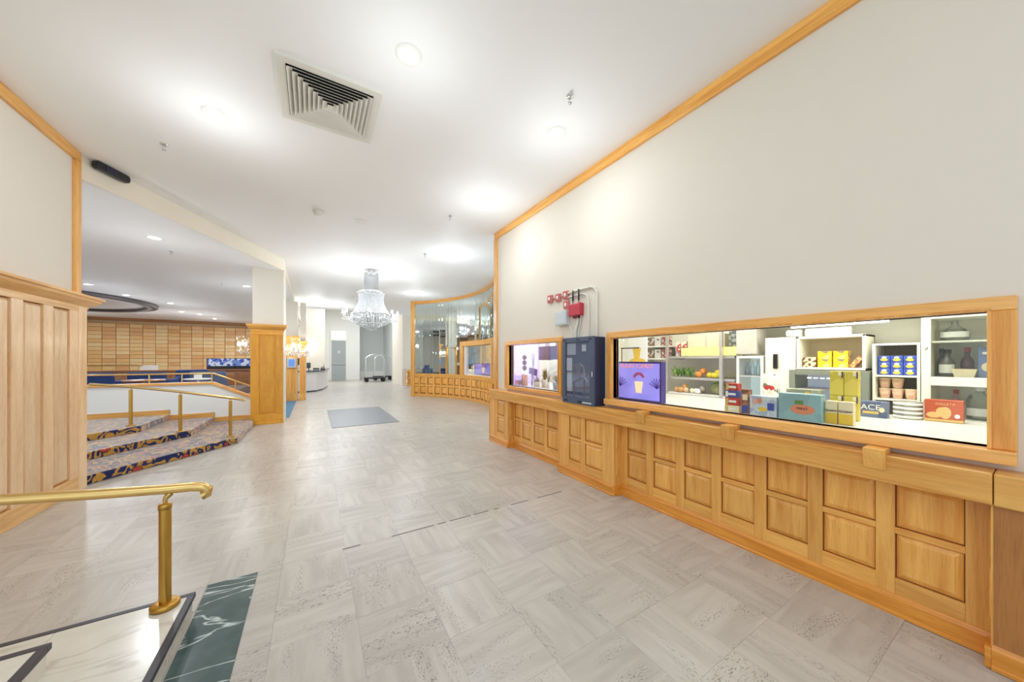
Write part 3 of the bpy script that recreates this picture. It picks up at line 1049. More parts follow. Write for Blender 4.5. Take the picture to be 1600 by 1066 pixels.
oak_column(-1.22, -.61, 9.5, 10.3, 2.28, 'cream column above the honey oak pilaster by the stairs', 'wide honey coloured oak pilaster at the foot of the carpeted stairs')
p2 = oak_column(-1.05, -.50, 14.35, 14.9, 2.32, 'cream column above the oak pilaster carrying a blue wall unit', 'oak pilaster with a small blue wall unit fixed to it', LC, 'oak_z')
p3 = oak_column(-.44, -.24, 14.5, 14.8, 2.15, 'narrow cream column above the slim oak pilaster', 'slim oak pilaster nearest the reception desk', LC - .001, 'oak_z')
u = thing('wall_unit', 'grey framed blue wall unit on the oak pilaster', 'wall unit', (-.66, 14.33, 1.38))
box('housing', (-.82, -.54, 14.27, 14.35, 1.2, 1.56), M['steel'], u, 0.01)
box('display', (-.77, -.59, 14.262, 14.272, 1.26, 1.5), plain('blue_display', srgb(90, 130, 200), 0.3, emit=0.35), u)
u = thing('wall_phone', 'white wall phone beside the slim oak pilaster', 'phone', (-.47, 14.3, 1.4))
box('cradle', (-.5, -.44, 14.42, 14.47, 1.22, 1.62), M['white'], u, 0.008)
MB().tube([(-.47, 14.4, 1.3), (-.47, 14.38, 1.42), (-.47, 14.4, 1.55)], .02, 8).build('handset', M['black'], u)


def sconce(loc, rz, label):
    s = thing('crystal_sconce', label, 'sconce', loc, rz, 'crystal wall sconces')
    MB().lathe([(0, -.02), (.05, -.02), (.06, 0), (.0, .01)], (0, 0, 0), 12).build('backplate', M['crystal_frame'], s)
    for k, a in enumerate((-60, -20, 20, 60)):
        dx, dy = math.sin(R(a)), -math.cos(R(a))
        pts = [(dx * r, dy * r, z) for r, z in ((0.02, 0), (.1, -.05), (.2, -.03), (.23, .05))]
        arm = MB().tube(pts, .008, 6).build('arm', M['crystal_frame'], s)
        MB().lathe([(0, .05), (.03, .055), (.035, .065), (0, .07)], (dx * .23, dy * .23, 0), 8).build('bobeche', M['crystal'], s)
        MB().sphere((dx * .23, dy * .23, .125), .022, 8, 6, (1, 1, 2.2)).build('bulb', M['bulb'], s)
        cr = MB()
        for j in range(4):
            cr.sphere((dx * (.23 - j * .05), dy * (.23 - j * .05), .0 - .05 * (j % 2) - .05), .016, 6, 4, (1, 1, 1.8))
        tag(cr.build('crystal_drops', M['crystal'], s), kind='stuff')
    spray = MB()
    for j in range(24):
        a = random.uniform(-70, 70)
        r, z = random.uniform(.05, .26), random.uniform(.05, .32)
        spray.sphere((math.sin(R(a)) * r, -math.cos(R(a)) * r, z), .013, 6, 4, (1, 1, 1.7))
    tag(spray.build('crystal_spray', M['crystal'], s), kind='stuff')
    l = add_light('sconce_light', 'POINT', (0, 0, 0), 4, None, .06, (1, .92, .8))
    l.parent = s
    l.location = (0, -.3, .14)
    return s


sconce((-.74, 14.27, 1.75), 0, 'crystal sconce with candle bulbs on the oak pilaster beside the blue unit')
sconce((-.34, 14.42, 1.72), 0, 'crystal sconce with candle bulbs on the slim oak pilaster')
sconce((-.52, 9.72, 1.72), R(90), 'crystal sconce on the white side of the honey oak pilaster')
sconce((-1.31, 10.1, 1.75), R(-90), 'crystal sconce behind the left edge of the honey oak pilaster')

cp = box('blue_carpet', (-2.4, -.54, 10.3, 14.3, -0.004, .006), M['blue_carpet'])
tag(cp, 'blue carpet strip on the floor between the oak pilasters', 'carpet')
mt = box('floor_mat', (.34, 1.78, 8.2, 11.15, -.004, .008), plain('grey_floor_mat', srgb(128, 130, 138), 0.3, var=0.06, scale=14), None, 0.002)
tag(mt, 'large dull grey mat on the floor under the chandelier', 'mat')

# ================================================================== CARPETED STAIRS
st = thing('carpeted_stairs', 'three angled stairs in navy carpet with gold scrolls and red flowers', 'stairs', (-2.2, 8, 0))
S1 = [(-2.36, 5.93), (-1.17, 7.60), (-1.17, 9.475), (-1.245, 9.475), (-1.245, 9.74), (-4.8, 9.74), (-4.8, 5.93)]
S2 = [(-3.28, 5.93), (-1.90, 8.10), (-1.90, 9.74), (-4.8, 9.74), (-4.8, 5.93)]
S3 = [(-4.45, 5.93), (-2.62, 8.36), (-2.62, 9.74), (-8.5, 9.74), (-8.5, 5.93)]
for k, S in enumerate((S1, S2, S3)):
    MB().prism(S, 'z', .11 * k + (.001 if k else 0), .11 * (k + 1)).build('step', M['carpet'], st, 0.012)
lf = MB().box(-14, -2.5, 9.9, 30, 0, .33).build('floor_lounge', M['lounge_floor'])
struct(lf, 'raised carpeted lounge floor behind the low white wall')

hw = MB().prism([(-9, 0), (-1.22, 0), (-1.22, .58), (-1.94, .95), (-9, .95)], 'y', 9.76, 9.9).build('wall_low', M['wall_cool'])
struct(hw, 'low white wall beside the carpeted stairs')
cpw = thing('oak_coping', 'oak cap on the low white wall, sloping down by the pilaster', 'coping', (-3, 9.83, .97))
box('level_cap', (-9, -1.94, 9.72, 9.94, .95, 1.0), M['oak_x'], cpw, 0.006)
MB().prism([(-1.94, .95), (-1.22, .58), (-1.22, .63), (-1.94, 1.0)], 'y', 9.72, 9.94).build('sloping_cap', M['oak_x'], cpw, 0.006)
bbd = MB()
for x0, x1, z in ((-9, -2.62, .33), (-2.62, -1.9, .22), (-1.9, -1.2, .11)):
    bbd.box(x0, x1, 9.74, 9.762, z, z + .1)
bbd.box(-2.68, -2.62, 9.738, 9.762, .22, .43).box(-1.96, -1.9, 9.738, 9.762, .11, .32)
bbd = bbd.build('baseboard_stairs', M['oak_x'])
struct(bbd, 'stepped oak skirting along the low white wall')
br = thing('brass_cap_rail', 'thin brass rail standing on the capped low white wall', 'railing', (-3, 9.83, 1.0))
MB().tube([(-9, 9.83, 1.19), (-2.0, 9.83, 1.19), (-1.93, 9.83, 1.185), (-1.26, 9.83, .87)], .018, 8).build('rail', M['brass'], br)
for x in (-6.2, -5.1, -4.0, -2.95, -2.45, -1.96, -1.55):
    zt = 1.19 if x < -1.94 else 1.19 - (x + 1.93) * .47
    zb = 1.0 if x < -1.94 else zt - .2
    MB().tube([(x, 9.83, zb - .01), (x, 9.83, zt)], .012, 8).build('baluster', M['brass'], br)

sr = thing('brass_stair_rail', 'slender brass handrail on three posts across the carpeted stairs', 'railing', (-2, 8, .11))
P3 = [(-2.76, 8.44, .33, 1.0), (-2.02, 8.02, .22, .91), (-1.28, 7.68, .11, .79)]
MB().tube([(-3.35, 8.74, 1.07), (-2.76, 8.44, 1.02), (-2.02, 8.02, .93), (-1.28, 7.68, .81), (-1.1, 7.6, .78), (-1.07, 7.58, .75)], .022, 10).build('handrail', M['brass'], sr)
for x, y, z0, z1 in P3:
    p = MB().tube([(x, y, z0), (x, y, z1 - .03)], .024, 10).build('post', M['brass_post'], sr)
    MB().tube([(x, y, z1 - .04), (x, y, z1 + .01)], .011, 8).build('connector', M['brass'], p)
    MB().lathe([(0, 0), (.06, 0), (.06, .012), (.03, .02), (0, .02)], (x, y, z0), 14).build('base_plate', M['brass_post'], p)

# ================================================================== FOREGROUND MARBLE STEPS, RAIL, GREEN INLAY
gm = thing('green_marble_inlay', 'strip of dark green veined marble let into the floor', 'floor inlay', (-.46, 1.8, 0))
for y0, y1 in ((1.62, 2.918), (.3, 1.618), (-1.0, .298)):
    box('slab', (-.6, -.337, y0, y1, -.0035, .0005), M['green_marble'], gm)
ms = thing('marble_steps', 'white marble steps with dark metal nosings at lower left', 'steps', (-1.2, 2.3, 0))
for z0, xa, ya in ((0, -.60, 2.65), (.118, -1.0, 2.32)):
    z1 = z0 + .118
    box('riser_block', (-2.26, xa - .012, -1.5, ya - .012, z0, z1 - .02), M['white_marble'], ms)
    ex, ey = xa - .03, ya - .03
    nx = 0
    for x0, x1 in ((-2.26, -1.62), (-1.618, -1.12), (-1.118, ex)) if z0 == 0 else ((-2.26, -1.5), (-1.498, ex)):
        for y0, y1 in ((-.5, 1.1), (1.102, 2.0), (2.002, ey)):
            if x1 > ex or y1 > ey:
                continue
            box('tread_slab', (x0, x1, y0, y1, z1 - .02, z1), M['white_marble'], ms, 0.001)
    box('nosing', (-2.26, xa, ey, ya, z1 - .025, z1 + .003), M['nosing'], ms, 0.002)
    box('nosing', (ex, xa, -1.5, ey, z1 - .025, z1 + .003), M['nosing'], ms, 0.002)
fr_ = thing('brass_handrail', 'thick brass handrail with one post on the marble steps', 'railing', (-.71, 2.575, .118))
MB().tube([(-1.9, 2.57, .915), (-1.28, 2.575, .84), (-.95, 2.575, .80), (-.71, 2.575, .775), (-.60, 2.575, .768), (-.555, 2.575, .758), (-.53, 2.575, .738), (-.535, 2.575, .716), (-.555, 2.575, .708)], .026, 16).build('handrail', M['brass'], fr_)
po = MB().tube([(-.71, 2.575, .13), (-.71, 2.575, .685)], .026, 18).build('post', M['brass_post'], fr_)
MB().lathe([(0, 0), (.0285, 0), (.0285, .025), (.02, .03), (0, .03)], (-.71, 2.575, .668), 16).build('collar', M['brass_post'], po)
MB().tube([(-.71, 2.575, .69), (-.71, 2.575, .715), (-.705, 2.575, .73), (-.685, 2.575, .752)], .009, 8, r_end=.016).build('connector', M['brass'], po)
MB().lathe([(0, 0), (.062, 0), (.062, .02), (.052, .028), (.026, .03), (0, .03)], (-.71, 2.575, .12), 24).build('base_plate', M['brass_post'], po)

# ================================================================== CHANDELIER
CX, CY = 1.32, 9.47
ch = thing('crystal_chandelier', 'large tiered crystal chandelier hanging over the lobby', 'chandelier', (CX, CY, HC))
MB().lathe([(0, HC), (.09, HC), (.09, HC - .03), (.04, HC - .06), (.012, HC - .07), (.012, HC - .12), (0, HC - .12)], (CX, CY, 0), 18).build('canopy', M['crystal_frame'], ch)
MB().tube([(CX, CY, HC - .1), (CX, CY, 2.45)], .012, 8).build('stem', M['crystal_frame'], ch)


def ring(name, r, z, t=.012, h=.03):
    MB().lathe([(r - t, z), (r + t, z), (r + t, z + h), (r - t, z + h), (r - t, z)], (CX, CY, 0), 36).build(name, M['crystal_frame'], ch)


def strands(name, r0, z0, r1, z1, n, beads, bulge=0.0, size=.013):
    m = MB()
    for k in range(n):
        a = 2 * math.pi * k / n
        for j in range(beads):
            u = j / (beads - 1)
            rr = r0 + (r1 - r0) * (u ** 1.8) + bulge * math.sin(math.pi * u)
            z = z0 + (z1 - z0) * u
            m.sphere((CX + rr * math.cos(a), CY + rr * math.sin(a), z), size, 5, 4, (1, 1, 1.25))
    tag(m.build(name, M['crystal'], ch), kind='stuff')


ring('crown_ring', .17, 3.77)
strands('crown_crystals', .17, 3.76, .165, 3.34, 30, 12)
ring('shoulder_ring', .335, 3.27, .014, .04)
strands('shoulder_crystals', .17, 3.36, .335, 3.30, 30, 4)
strands('skirt_crystals', .325, 3.26, .46, 2.72, 52, 16, -.05, .014)
ring('body_ring', .46, 2.69, .016, .035)
strands('basket_crystals', .42, 2.68, .02, 2.28, 40, 12, .10, .015)
strands('inner_crystals', .22, 3.2, .30, 2.6, 24, 12, 0, .014)
ring('lower_ring', .30, 2.44, .01, .02)
for k in range(14):
    a = 2 * math.pi * k / 14
    ca, sa = math.cos(a), math.sin(a)
    arm = MB().tube([(CX + ca * r, CY + sa * r, z) for r, z in ((.44, 2.7), (.52, 2.6), (.6, 2.58), (.66, 2.62), (.68, 2.68))], .009, 6).build('arm', M['crystal_frame'], ch)
    MB().lathe([(0, 0), (.035, .006), (.045, .018), (.0, .012)], (CX + ca * .68, CY + sa * .68, 2.67), 10).build('bobeche', M['crystal'], arm)
    MB().sphere((CX + ca * .68, CY + sa * .68, 2.74), .022, 8, 6, (1, 1, 2.2)).build('bulb', M['bulb'], arm)
    d = MB()
    for j in range(5):
        r, z = .5 + .045 * j, 2.56 - .02 * (j % 2)
        d.sphere((CX + ca * r, CY + sa * r, z), .016, 6, 4, (1, 1, 1.7))
    tag(d.build('crystal_drops', M['crystal'], arm), kind='stuff')
    if k % 2 == 0:
        add_light('candle_light', 'POINT', (CX + ca * .76, CY + sa * .76, 2.78), CHAND_W / 7, ch, .05, (.88, .945, 1))

# ================================================================== CEILING FITTINGS
def downlight(x, y, z, label, power, group, r=.085, col=(.85, .93, 1), fill=1.0):
    d = thing('ceiling_lamp', label, 'ceiling lamp', (x, y, z), None, group)
    MB().lathe([(r - .02, .0), (r - .018, -.012), (r + .012, -.012), (r + .02, -.001)], (x, y, z), 24).build('trim_ring', M['white'], d)
    MB().lathe([(0, -.012), (r * .6, -.011), (r - .018, -.004)], (x, y, z), 24).build('lens', M['lamp'], d)
    add_light('lamp_light', 'AREA', (x, y, z - .03), power * (.35 if fill == 1.0 else .8), d, r * 1.6, col, shape='DISK')
    add_light('ceiling_fill_light', 'POINT', (x, y, z - (.65 if fill == 1.0 else 1.1)), power * fill, d, .07, col)  # extra point light added in mid-air below the lamp to brighten the ceiling
    return d


MAIN = [((.64, 2.63), 'recessed ceiling lamp right of the square vent'),
        ((-.82, 4.23), 'recessed ceiling lamp left of the square vent'),
        ((2.19, 2.73), 'recessed ceiling lamp nearest the right wall above the long window'),
        ((2.20, 4.45), 'recessed ceiling lamp above the small shop window'),
        ((2.68, 7.09), 'recessed ceiling lamp in front of the curved mirror wall'),
        ((3.19, 12.03), 'recessed ceiling lamp at the far end of the curved mirror wall'),
        ((.12, 15.54), 'right one of the two close ceiling lamps before the reception'),
        ((-.05, 16.66), 'left one of the two close ceiling lamps before the reception'),
        ((1.02, 16.49), 'recessed ceiling lamp above the reception end of the lobby')]
for (x, y), lab in MAIN:
    downlight(x, y, HC, lab, DOWN_W * (1.0 if y < 4 else 1.35 if y < 5 else 2.0), 'lobby ceiling lamps')
for x, y in ((.4, -.6), (-1.2, .4), (.9, -3)):
    downlight(x, y, HC, 'recessed ceiling lamp behind the viewer, ' + {.4: 'centre', -1.2: 'left', .9: 'rear'}[x], DOWN_W, 'lobby ceiling lamps behind')
LOW = [((-2.37, 8.10), 'recessed lounge lamp above the carpeted stairs'),
       ((-5.43, 14.07), 'recessed lounge lamp beside the left oak cornice'),
       ((-5.27, 15.79), 'recessed lounge lamp just above the dark ceiling ring'),
       ((-4.6, 17.2), 'recessed lounge lamp right of the dark ceiling ring'),
       ((-5.0, 20.0), 'recessed lounge lamp beyond the tip of the dark ceiling ring'),
       ((-6.61, 20.97), 'recessed lounge lamp below the dark ceiling ring'),
       ((-4.55, 20.69), 'recessed lounge lamp over the middle of the brown block wall'),
       ((-4.4, 22.6), 'recessed lounge lamp closest to the brown block wall'),
       ((-1.66, 12.08), 'recessed lounge lamp beside the cream column')]
for (x, y), lab in LOW:
    downlight(x, y, LC, lab, LOUNGE_W, 'lounge ceiling lamps', .1, fill=.5)
for x, y in ((-9, 22.5), (-8, 12)):
    downlight(x, y, LC, 'recessed lounge lamp hidden by the left wall, ' + ('near the bar' if y > 20 else 'near the steps'), LOUNGE_W, 'lounge ceiling lamps hidden', .1, fill=.5)

rg = thing('ceiling_ring', 'dark bronze ring hung under the lounge ceiling', 'ceiling ring', (-8.5, 17.7, LC))
MB().lathe([(2.9, 0), (2.95, -.09), (3.2, -.12), (3.3, -.10), (3.32, 0)], (-8.5, 17.7, LC), 64).build('band', M['ring_dark'], rg)
MB().lathe([(2.86, 0), (2.88, -.03), (2.92, -.03)], (-8.5, 17.7, LC), 64).build('inner_lip', M['white'], rg)

vt = thing('ceiling_vent', 'large square white air vent with nested louvres in the ceiling', 'vent', (.135, 3.51, HC))
vx, vy = .135, 3.515
for a0, a1, z0, z1 in ((.33, .395, .0, .022),):
    fr2 = MB()
    fr2.box(vx - a1, vx + a1, vy - a1, vy - a0, HC - z1, HC).box(vx - a1, vx + a1, vy + a0, vy + a1, HC - z1, HC)
    fr2.box(vx - a1, vx - a0, vy - a0, vy + a0, HC - z1, HC).box(vx + a0, vx + a1, vy - a0, vy + a0, HC - z1, HC)
    fr2.build('frame', M['offwhite'], vt)
box('duct_shade_plate', (vx - .33, vx + .33, vy - .33, vy + .33, HC - .003, HC - .001), M['void'], vt)  # thin black plate painted as the unlit inside of the vent
for k in range(8):
    ro = .325 - k * .037
    ri = ro - .04
    v, f = [], []
    for r, z in ((ro, HC - .036), (ro - .004, HC - .036), (ri, HC - .004), (ri + .004, HC - .004)):
        v += [(vx - r, vy - r, z), (vx + r, vy - r, z), (vx + r, vy + r, z), (vx - r, vy + r, z)]
    for s in range(4):
        f += [(s * 4 + j, s * 4 + (j + 1) % 4, ((s + 1) % 4) * 4 + (j + 1) % 4, ((s + 1) % 4) * 4 + j) for j in range(4)]
    MB().add(v, f).build('louvre', M['offwhite'], vt)
box('centre_plate', (vx - .024, vx + .024, vy - .024, vy + .024, HC - .036, HC - .03), M['offwhite'], vt)


def sprinkler(x, y, z, label):
    s = thing('fire_sprinkler', label, 'sprinkler', (x, y, z), None, 'ceiling sprinklers')
    MB().lathe([(0, 0), (.035, 0), (.032, -.008), (.012, -.012), (0, -.012)], (x, y, z), 14).build('escutcheon', M['chrome'], s)
    m = MB().tube([(x, y, z - .01), (x, y, z - .04)], .009, 8)
    m.tube([(x - .012, y, z - .035), (x - .016, y, z - .05), (x - .005, y, z - .065)], .003, 5).tube([(x + .012, y, z - .035), (x + .016, y, z - .05), (x + .005, y, z - .065)], .003, 5)
    m.build('head', M['steel'], s)
    MB().lathe([(0, -.064), (.018, -.066), (.018, -.069), (0, -.069)], (x, y, z), 12).build('deflector', M['steel'], s)


for x, y, z, lab in ((1.99, 2.29, HC, 'ceiling sprinkler above the long shop window'), (-1.42, 5.12, HC, 'ceiling sprinkler near the oak strip of the left wall'),
                     (1.94, 5.22, HC, 'ceiling sprinkler before the far corner of the right wall'), (2.16, 7.41, HC, 'ceiling sprinkler right of the chandelier'),
                     (1.28, 13.74, HC, 'ceiling sprinkler beyond the chandelier'), (-2.39, 8.98, LC, 'sprinkler in the lounge ceiling above the stairs'),
                     (-2.2, 12.03, LC, 'sprinkler in the lounge ceiling beside the cream column')):
    sprinkler(x, y, z, lab)
s = thing('smoke_detector', 'white smoke detector with ribbed sides on the lobby ceiling', 'smoke detector', (.07, 6.15, HC))
MB().lathe([(0, 0), (.085, 0), (.085, -.02), (.075, -.022)], (.07, 6.15, HC), 24).build('base', M['offwhite'], s)
MB().lathe([(.072, -.02), (.07, -.055), (.045, -.065), (0, -.065)], (.07, 6.15, HC), 24).build('cover', M['offwhite'], s)
s = thing('ceiling_speaker', 'flat round white ceiling speaker beside the smoke detector', 'speaker', (.69, 6.23, HC))
MB().lathe([(.09, 0), (.1, -.006), (.11, -.001)], (.69, 6.23, HC), 28).build('rim', M['white'], s)
MB().lathe([(0, -.004), (.09, -.003)], (.69, 6.23, HC), 28).build('grille', M['offwhite'], s)

ds = thing('door_sensor', 'black curved sensor bar on the soffit at the left wall corner', 'sensor', (-2.27, 5.99, 3.83), R(64))
MB().prism([(-.19, .03), (-.17, .05), (.17, .05), (.19, .03), (.19, -.02), (.17, -.045), (-.17, -.045), (-.19, -.02)], 'y', -.07, -.0).build('housing', M['black'], ds, 0.012)
MB().prism([(-.1, .035), (.0, .035), (.0, -.035), (-.1, -.035)], 'y', -.075, -.069).build('window', plain('smoked_window', (.02, .02, .05, 1), .1), ds)
ds.location = (-2.19, 6.12, 3.835)

# ================================================================== FIRE PANEL AND ALARM FITTINGS ON THE RIGHT WALL
fp = thing('fire_alarm_cabinet', 'navy steel fire alarm cabinet with a glazed door on the right wall', 'alarm cabinet', (2.9, 3.05, .93))
FXF, FXB = 2.79, XR
box('case', (FXF + .01, FXB, 2.785, 3.335, .955, 1.77), M['navy_dark'], fp, 0.004)
door = MB()
y0, y1, z0, z1 = 2.78, 3.34, .953, 1.775
door.box(FXF - .012, FXF + .01, y0, y1, z0, z0 + .075).box(FXF - .012, FXF + .01, y0, y1, z1 - .055, z1)
door.box(FXF - .012, FXF + .01, y0, y0 + .07, z0 + .075, z1 - .055).box(FXF - .012, FXF + .01, y1 - .06, y1, z0 + .075, z1 - .055)
dd = door.build('door_frame', M['navy_steel'], fp, 0.002)
box('back_plate', (FXF + .006, FXF + .01, y0 + .07, y1 - .06, z0 + .075, z1 - .055), plain('slate_back_plate', srgb(104, 118, 146), .5, var=.12, scale=9), dd)
box('pane', (FXF - .008, FXF - .004, y0 + .07, y1 - .06, z0 + .075, z1 - .055), M['glass_blue'], dd)
for (a, b, c, d, m_) in ((3.1, 3.26, 1.56, 1.7, 'grey_box'), (2.92, 2.99, 1.6, 1.68, 'paper'), (3.17, 3.27, 1.36, 1.52, 'paper'), (3.17, 3.26, 1.1, 1.34, 'grey_box')):
    box('notice', (FXF - .001, FXF + .005, a, b, c, d), M[m_], fp)
wm = MB()
for k in range(5):
    q = k * .03
    wm.tube([(FXF, 3.12 - q * .5, 1.42 - q), (FXF - .001, 3.02 - q * .4, 1.46 - q * .2), (FXF, 2.94, 1.4 - q), (FXF - .001, 3.0 - q, 1.3 - q * .6), (FXF, 2.9, 1.24)], .003, 5)
wm.build('wiring', M['grey_box'], fp)
for yy in (3.3, 3.05, 2.84):
    box('vent_slot', (FXF - .0135, FXF - .0115, yy - .03, yy + .03, 1.737, 1.752), M['black'], fp)
for yy in (3.27, 3.02):
    box('vent_slot', (FXF - .0135, FXF - .0115, yy - .035, yy + .035, .972, .994), M['black'], fp)
box('name_plate', (FXF - .0135, FXF - .0115, 2.82, 2.97, .975, .99), M['grey_box'], fp)
MB().tube([(FXF - .02, 2.80, 1.3), (FXF - .02, 2.80, 1.36)], .006, 6).build('latch', M['chrome'], fp)


def strobe(y, z, label):
    s = thing('alarm_strobe', label, 'alarm strobe', (XR, y, z), None, 'red framed alarm strobes')
    box('back_box', (XR - .035, XR, y - .05, y + .05, z - .055, z + .055), M['pink_frame'], s, 0.004)
    box('lens_recess', (XR - .038, XR - .034, y - .034, y + .034, z - .04, z + .04), M['red_plastic'], s)
    MB().sphere((XR - .036, y, z), .024, 10, 6, (.6, 1, 1.3)).build('lens', M['white'], s)


strobe(3.825, 2.38, 'leftmost of the red framed alarm strobes')
strobe(3.64, 2.37, 'middle red framed alarm strobe in the upper row')
strobe(3.475, 2.38, 'right red framed alarm strobe in the upper row')
strobe(3.465, 2.245, 'red framed alarm strobe hung below the row of three')
for y in (3.73, 3.56):
    o = MB().tube([(XR - .014, y - .05, 2.375), (XR - .014, y + .05, 2.375)], .012, 8).build('conduit_nipple', M['pink_frame'])
    tag(o, 'short red pipe between the first two alarm strobes' if y > 3.6 else 'short red pipe between the last two alarm strobes', 'pipe')
rb = thing('radio_transmitter', 'red alarm transmitter with two black aerials above the cabinet', 'transmitter', (XR, 3.25, 2.06))
box('case', (XR - .075, XR, 3.14, 3.37, 2.07, 2.23), M['red_plastic'], rb, 0.012)
for y in (3.31, 3.2):
    MB().tube([(XR - .04, y, 2.22), (XR - .04, y, 2.27), (XR - .04, y, 2.28)], .006, 6).tube([(XR - .04, y, 2.27), (XR - .04, y, 2.32), (XR - .04, y, 2.41)], .013, 8, r_end=.009).build('aerial', M['black'], rb)
box('cable_gland', (XR - .05, XR - .01, 3.2, 3.3, 2.04, 2.07), plain('dark_red_base', srgb(110, 40, 46), .5), rb)
gb = thing('junction_box', 'pale grey junction box below the alarm strobes', 'junction box', (XR, 3.53, 1.96))
box('case', (XR - .075, XR, 3.41, 3.65, 1.97, 2.16), M['grey_box'], gb, 0.006)
box('cover_plate', (XR - .08, XR - .074, 3.43, 3.63, 1.99, 2.14), M['grey_box'], gb, 0.002)
for pts, r, lab in (([(3.42, 2.40), (3.2, 2.405), (3.0, 2.405), (2.94, 2.38), (2.90, 2.32), (2.90, 1.77)], .014, 'outer bent conduit from the strobes down to the navy cabinet'),
                    ([(3.42, 2.34), (3.14, 2.345), (3.07, 2.31), (3.04, 2.24), (3.04, 1.77)], .011, 'inner bent conduit beside the red transmitter'),
                    ([(3.24, 2.07), (3.24, 1.98), (3.28, 1.88), (3.28, 1.77)], .018, 'pale cable cover below the red transmitter'),
                    ([(3.18, 2.07), (3.19, 1.97), (3.23, 1.86), (3.22, 1.77)], .008, 'grey cable from the red transmitter to the cabinet'),
                    ([(3.42, 2.02), (3.39, 1.95), (3.35, 1.85), (3.33, 1.77)], .008, 'cable slanting from the junction box to the cabinet')):
    o = MB().tube([(XR - .02, y, z) for y, z in pts], r, 8).build('conduit', M['offwhite'])
    tag(o, lab, 'conduit')

# ================================================================== SHOP BEHIND THE WINDOWS
sh = MB().box(4.78, 4.9, -1.0, 5.5, 0, 2.5).build('wall_shop', M['cab'])
struct(sh, 'cream back wall of the shop')
sh = MB().box(XR + .09, 4.9, -1.0, 5.5, 2.4, 2.5).build('ceiling_shop', M['ceiling'])
struct(sh, 'white ceiling of the shop')
sh = MB().box(XR + .09, 4.9, -1.1, -1.0, 0, 2.5).build('wall_shop_end', M['cab'])
struct(sh, 'cream end wall of the shop')
sh = MB().box(4.31, 4.78, -1.0, 2.0, 1.88, 2.4).build('wall_shop_soffit', M['cab'])
struct(sh, 'cream boxed soffit above the shop cabinets')
pw = MB().box(3.06, 4.78, 3.42, 3.46, 0, 2.4).build('wall_shop_partition', M['cab'])
struct(pw, 'cream partition between the two shop windows')
ct = box('shop_counter', (XR + .09, 4.24, -.6, 3.4, .95, 1.03), M['counter'], None, 0.004)
tag(ct, 'pale laminate counter behind the long shop window', 'counter')
lt = thing('fluorescent_lamp', 'bright fluorescent strip lamp above the shop cabinets', 'ceiling lamp', (4.27, 1.1, 1.88))
box('batten', (4.25, 4.309, .7, 1.5, 1.852, 1.879), M['white'], lt, 0.004)
MB().tube([(4.26, .76, 1.838), (4.26, 1.1, 1.838), (4.26, 1.44, 1.838)], .014, 10).build('tube', M['tube_lamp'], lt)
for yy in (.85, 1.35):
    add_light('tube_light', 'POINT', (4.16, yy, 1.82), 2.2, lt, .03, (1, .985, .95))
for y in (.5, 2.2):
    l = thing('shop_ceiling_panel', 'flat lamp panel in the shop ceiling, %s' % ('near end' if y < 1 else 'middle'), 'ceiling lamp', (3.7, y, 2.4))
    box('diffuser', (3.45, 3.95, y - .5, y + .5, 2.385, 2.399), plain('panel_diffuser', (1, 1, .98, 1), .5, emit=1.2, var=0), l)
    add_light('panel_light', 'AREA', (3.7, y, 2.37), SHOP_W, l, .8, (1, .985, .94))
l = thing('nook_fill_panel', 'unseen flat panel added to light the plants in the small window', 'ceiling lamp', (3.9, 4.4, 2.4))  # added panel out of view, holds the fill light for the nook
box('diffuser', (3.55, 4.25, 4.05, 4.75, 2.385, 2.399), M['offwhite'], l)
add_light('nook_fill', 'AREA', (3.9, 4.4, 2.37), 30, l, .7, (.98, .97, 1))

lav = plain('lavender_backlight', srgb(150, 140, 244), .4, emit=.5, var=.3, scale=5)
dkp = plain('dark_purple_frame', srgb(52, 36, 132), .4)
org = plain('glowing_orange_ink', srgb(255, 150, 110), .4, emit=.5)


def light_sign(name, label, x, y0, y1, z0, z1):
    s = thing(name, label, 'sign', (x, (y0 + y1) / 2, z0))
    f = MB()
    e = .018
    f.box(x, x + .08, y0, y1, z0, z0 + e).box(x, x + .08, y0, y1, z1 - e, z1).box(x, x + .08, y0, y0 + e, z0 + e, z1 - e).box(x, x + .08, y1 - e, y1, z0 + e, z1 - e)
    f.build('frame', dkp, s)
    box('lit_face', (x + .012, x + .07, y0 + e, y1 - e, z0 + e, z1 - e), lav, s)
    return s


ls = light_sign('lit_menu_sign', 'glowing purple sign with orange mirrored lettering behind the long window', 3.16, 2.18, 2.86, 1.031, 1.475)
text('TOMCY DIUUS', .068, (3.168, 2.5, 1.425), org, ls, mirror=True)
cup = MB()
cup.prism([(2.47 - .035, 1.12), (2.47 + .035, 1.12), (2.47 + .055, 1.25), (2.47 - .055, 1.25)], 'x', 3.166, 3.172)
cup.build('printed_cup', plain('cream_cup_print', srgb(246, 222, 176), .4, emit=.5), ls)
fl = MB()
for k in range(7):
    a = R(20 + k * 23)
    fl.obox((3.169, 2.47 + .06 * math.cos(a), 1.29 + .05 * math.sin(a)), .004, .03, .03, 0, a)
fl.build('printed_blossom', plain('rose_print', srgb(190, 80, 130), .4, emit=.2), ls)
for yc in (2.73, 2.24):
    pm = MB()
    for k in range(7):
        a = R(30 + k * 20)
        pm.obox((3.169, yc + .05 * math.cos(a), 1.18 + .06 * math.sin(a)), .003, .11, .008, 0, a)
    pm.build('printed_palm', plain('violet_print', srgb(92, 66, 176), .4, emit=.1), ls)

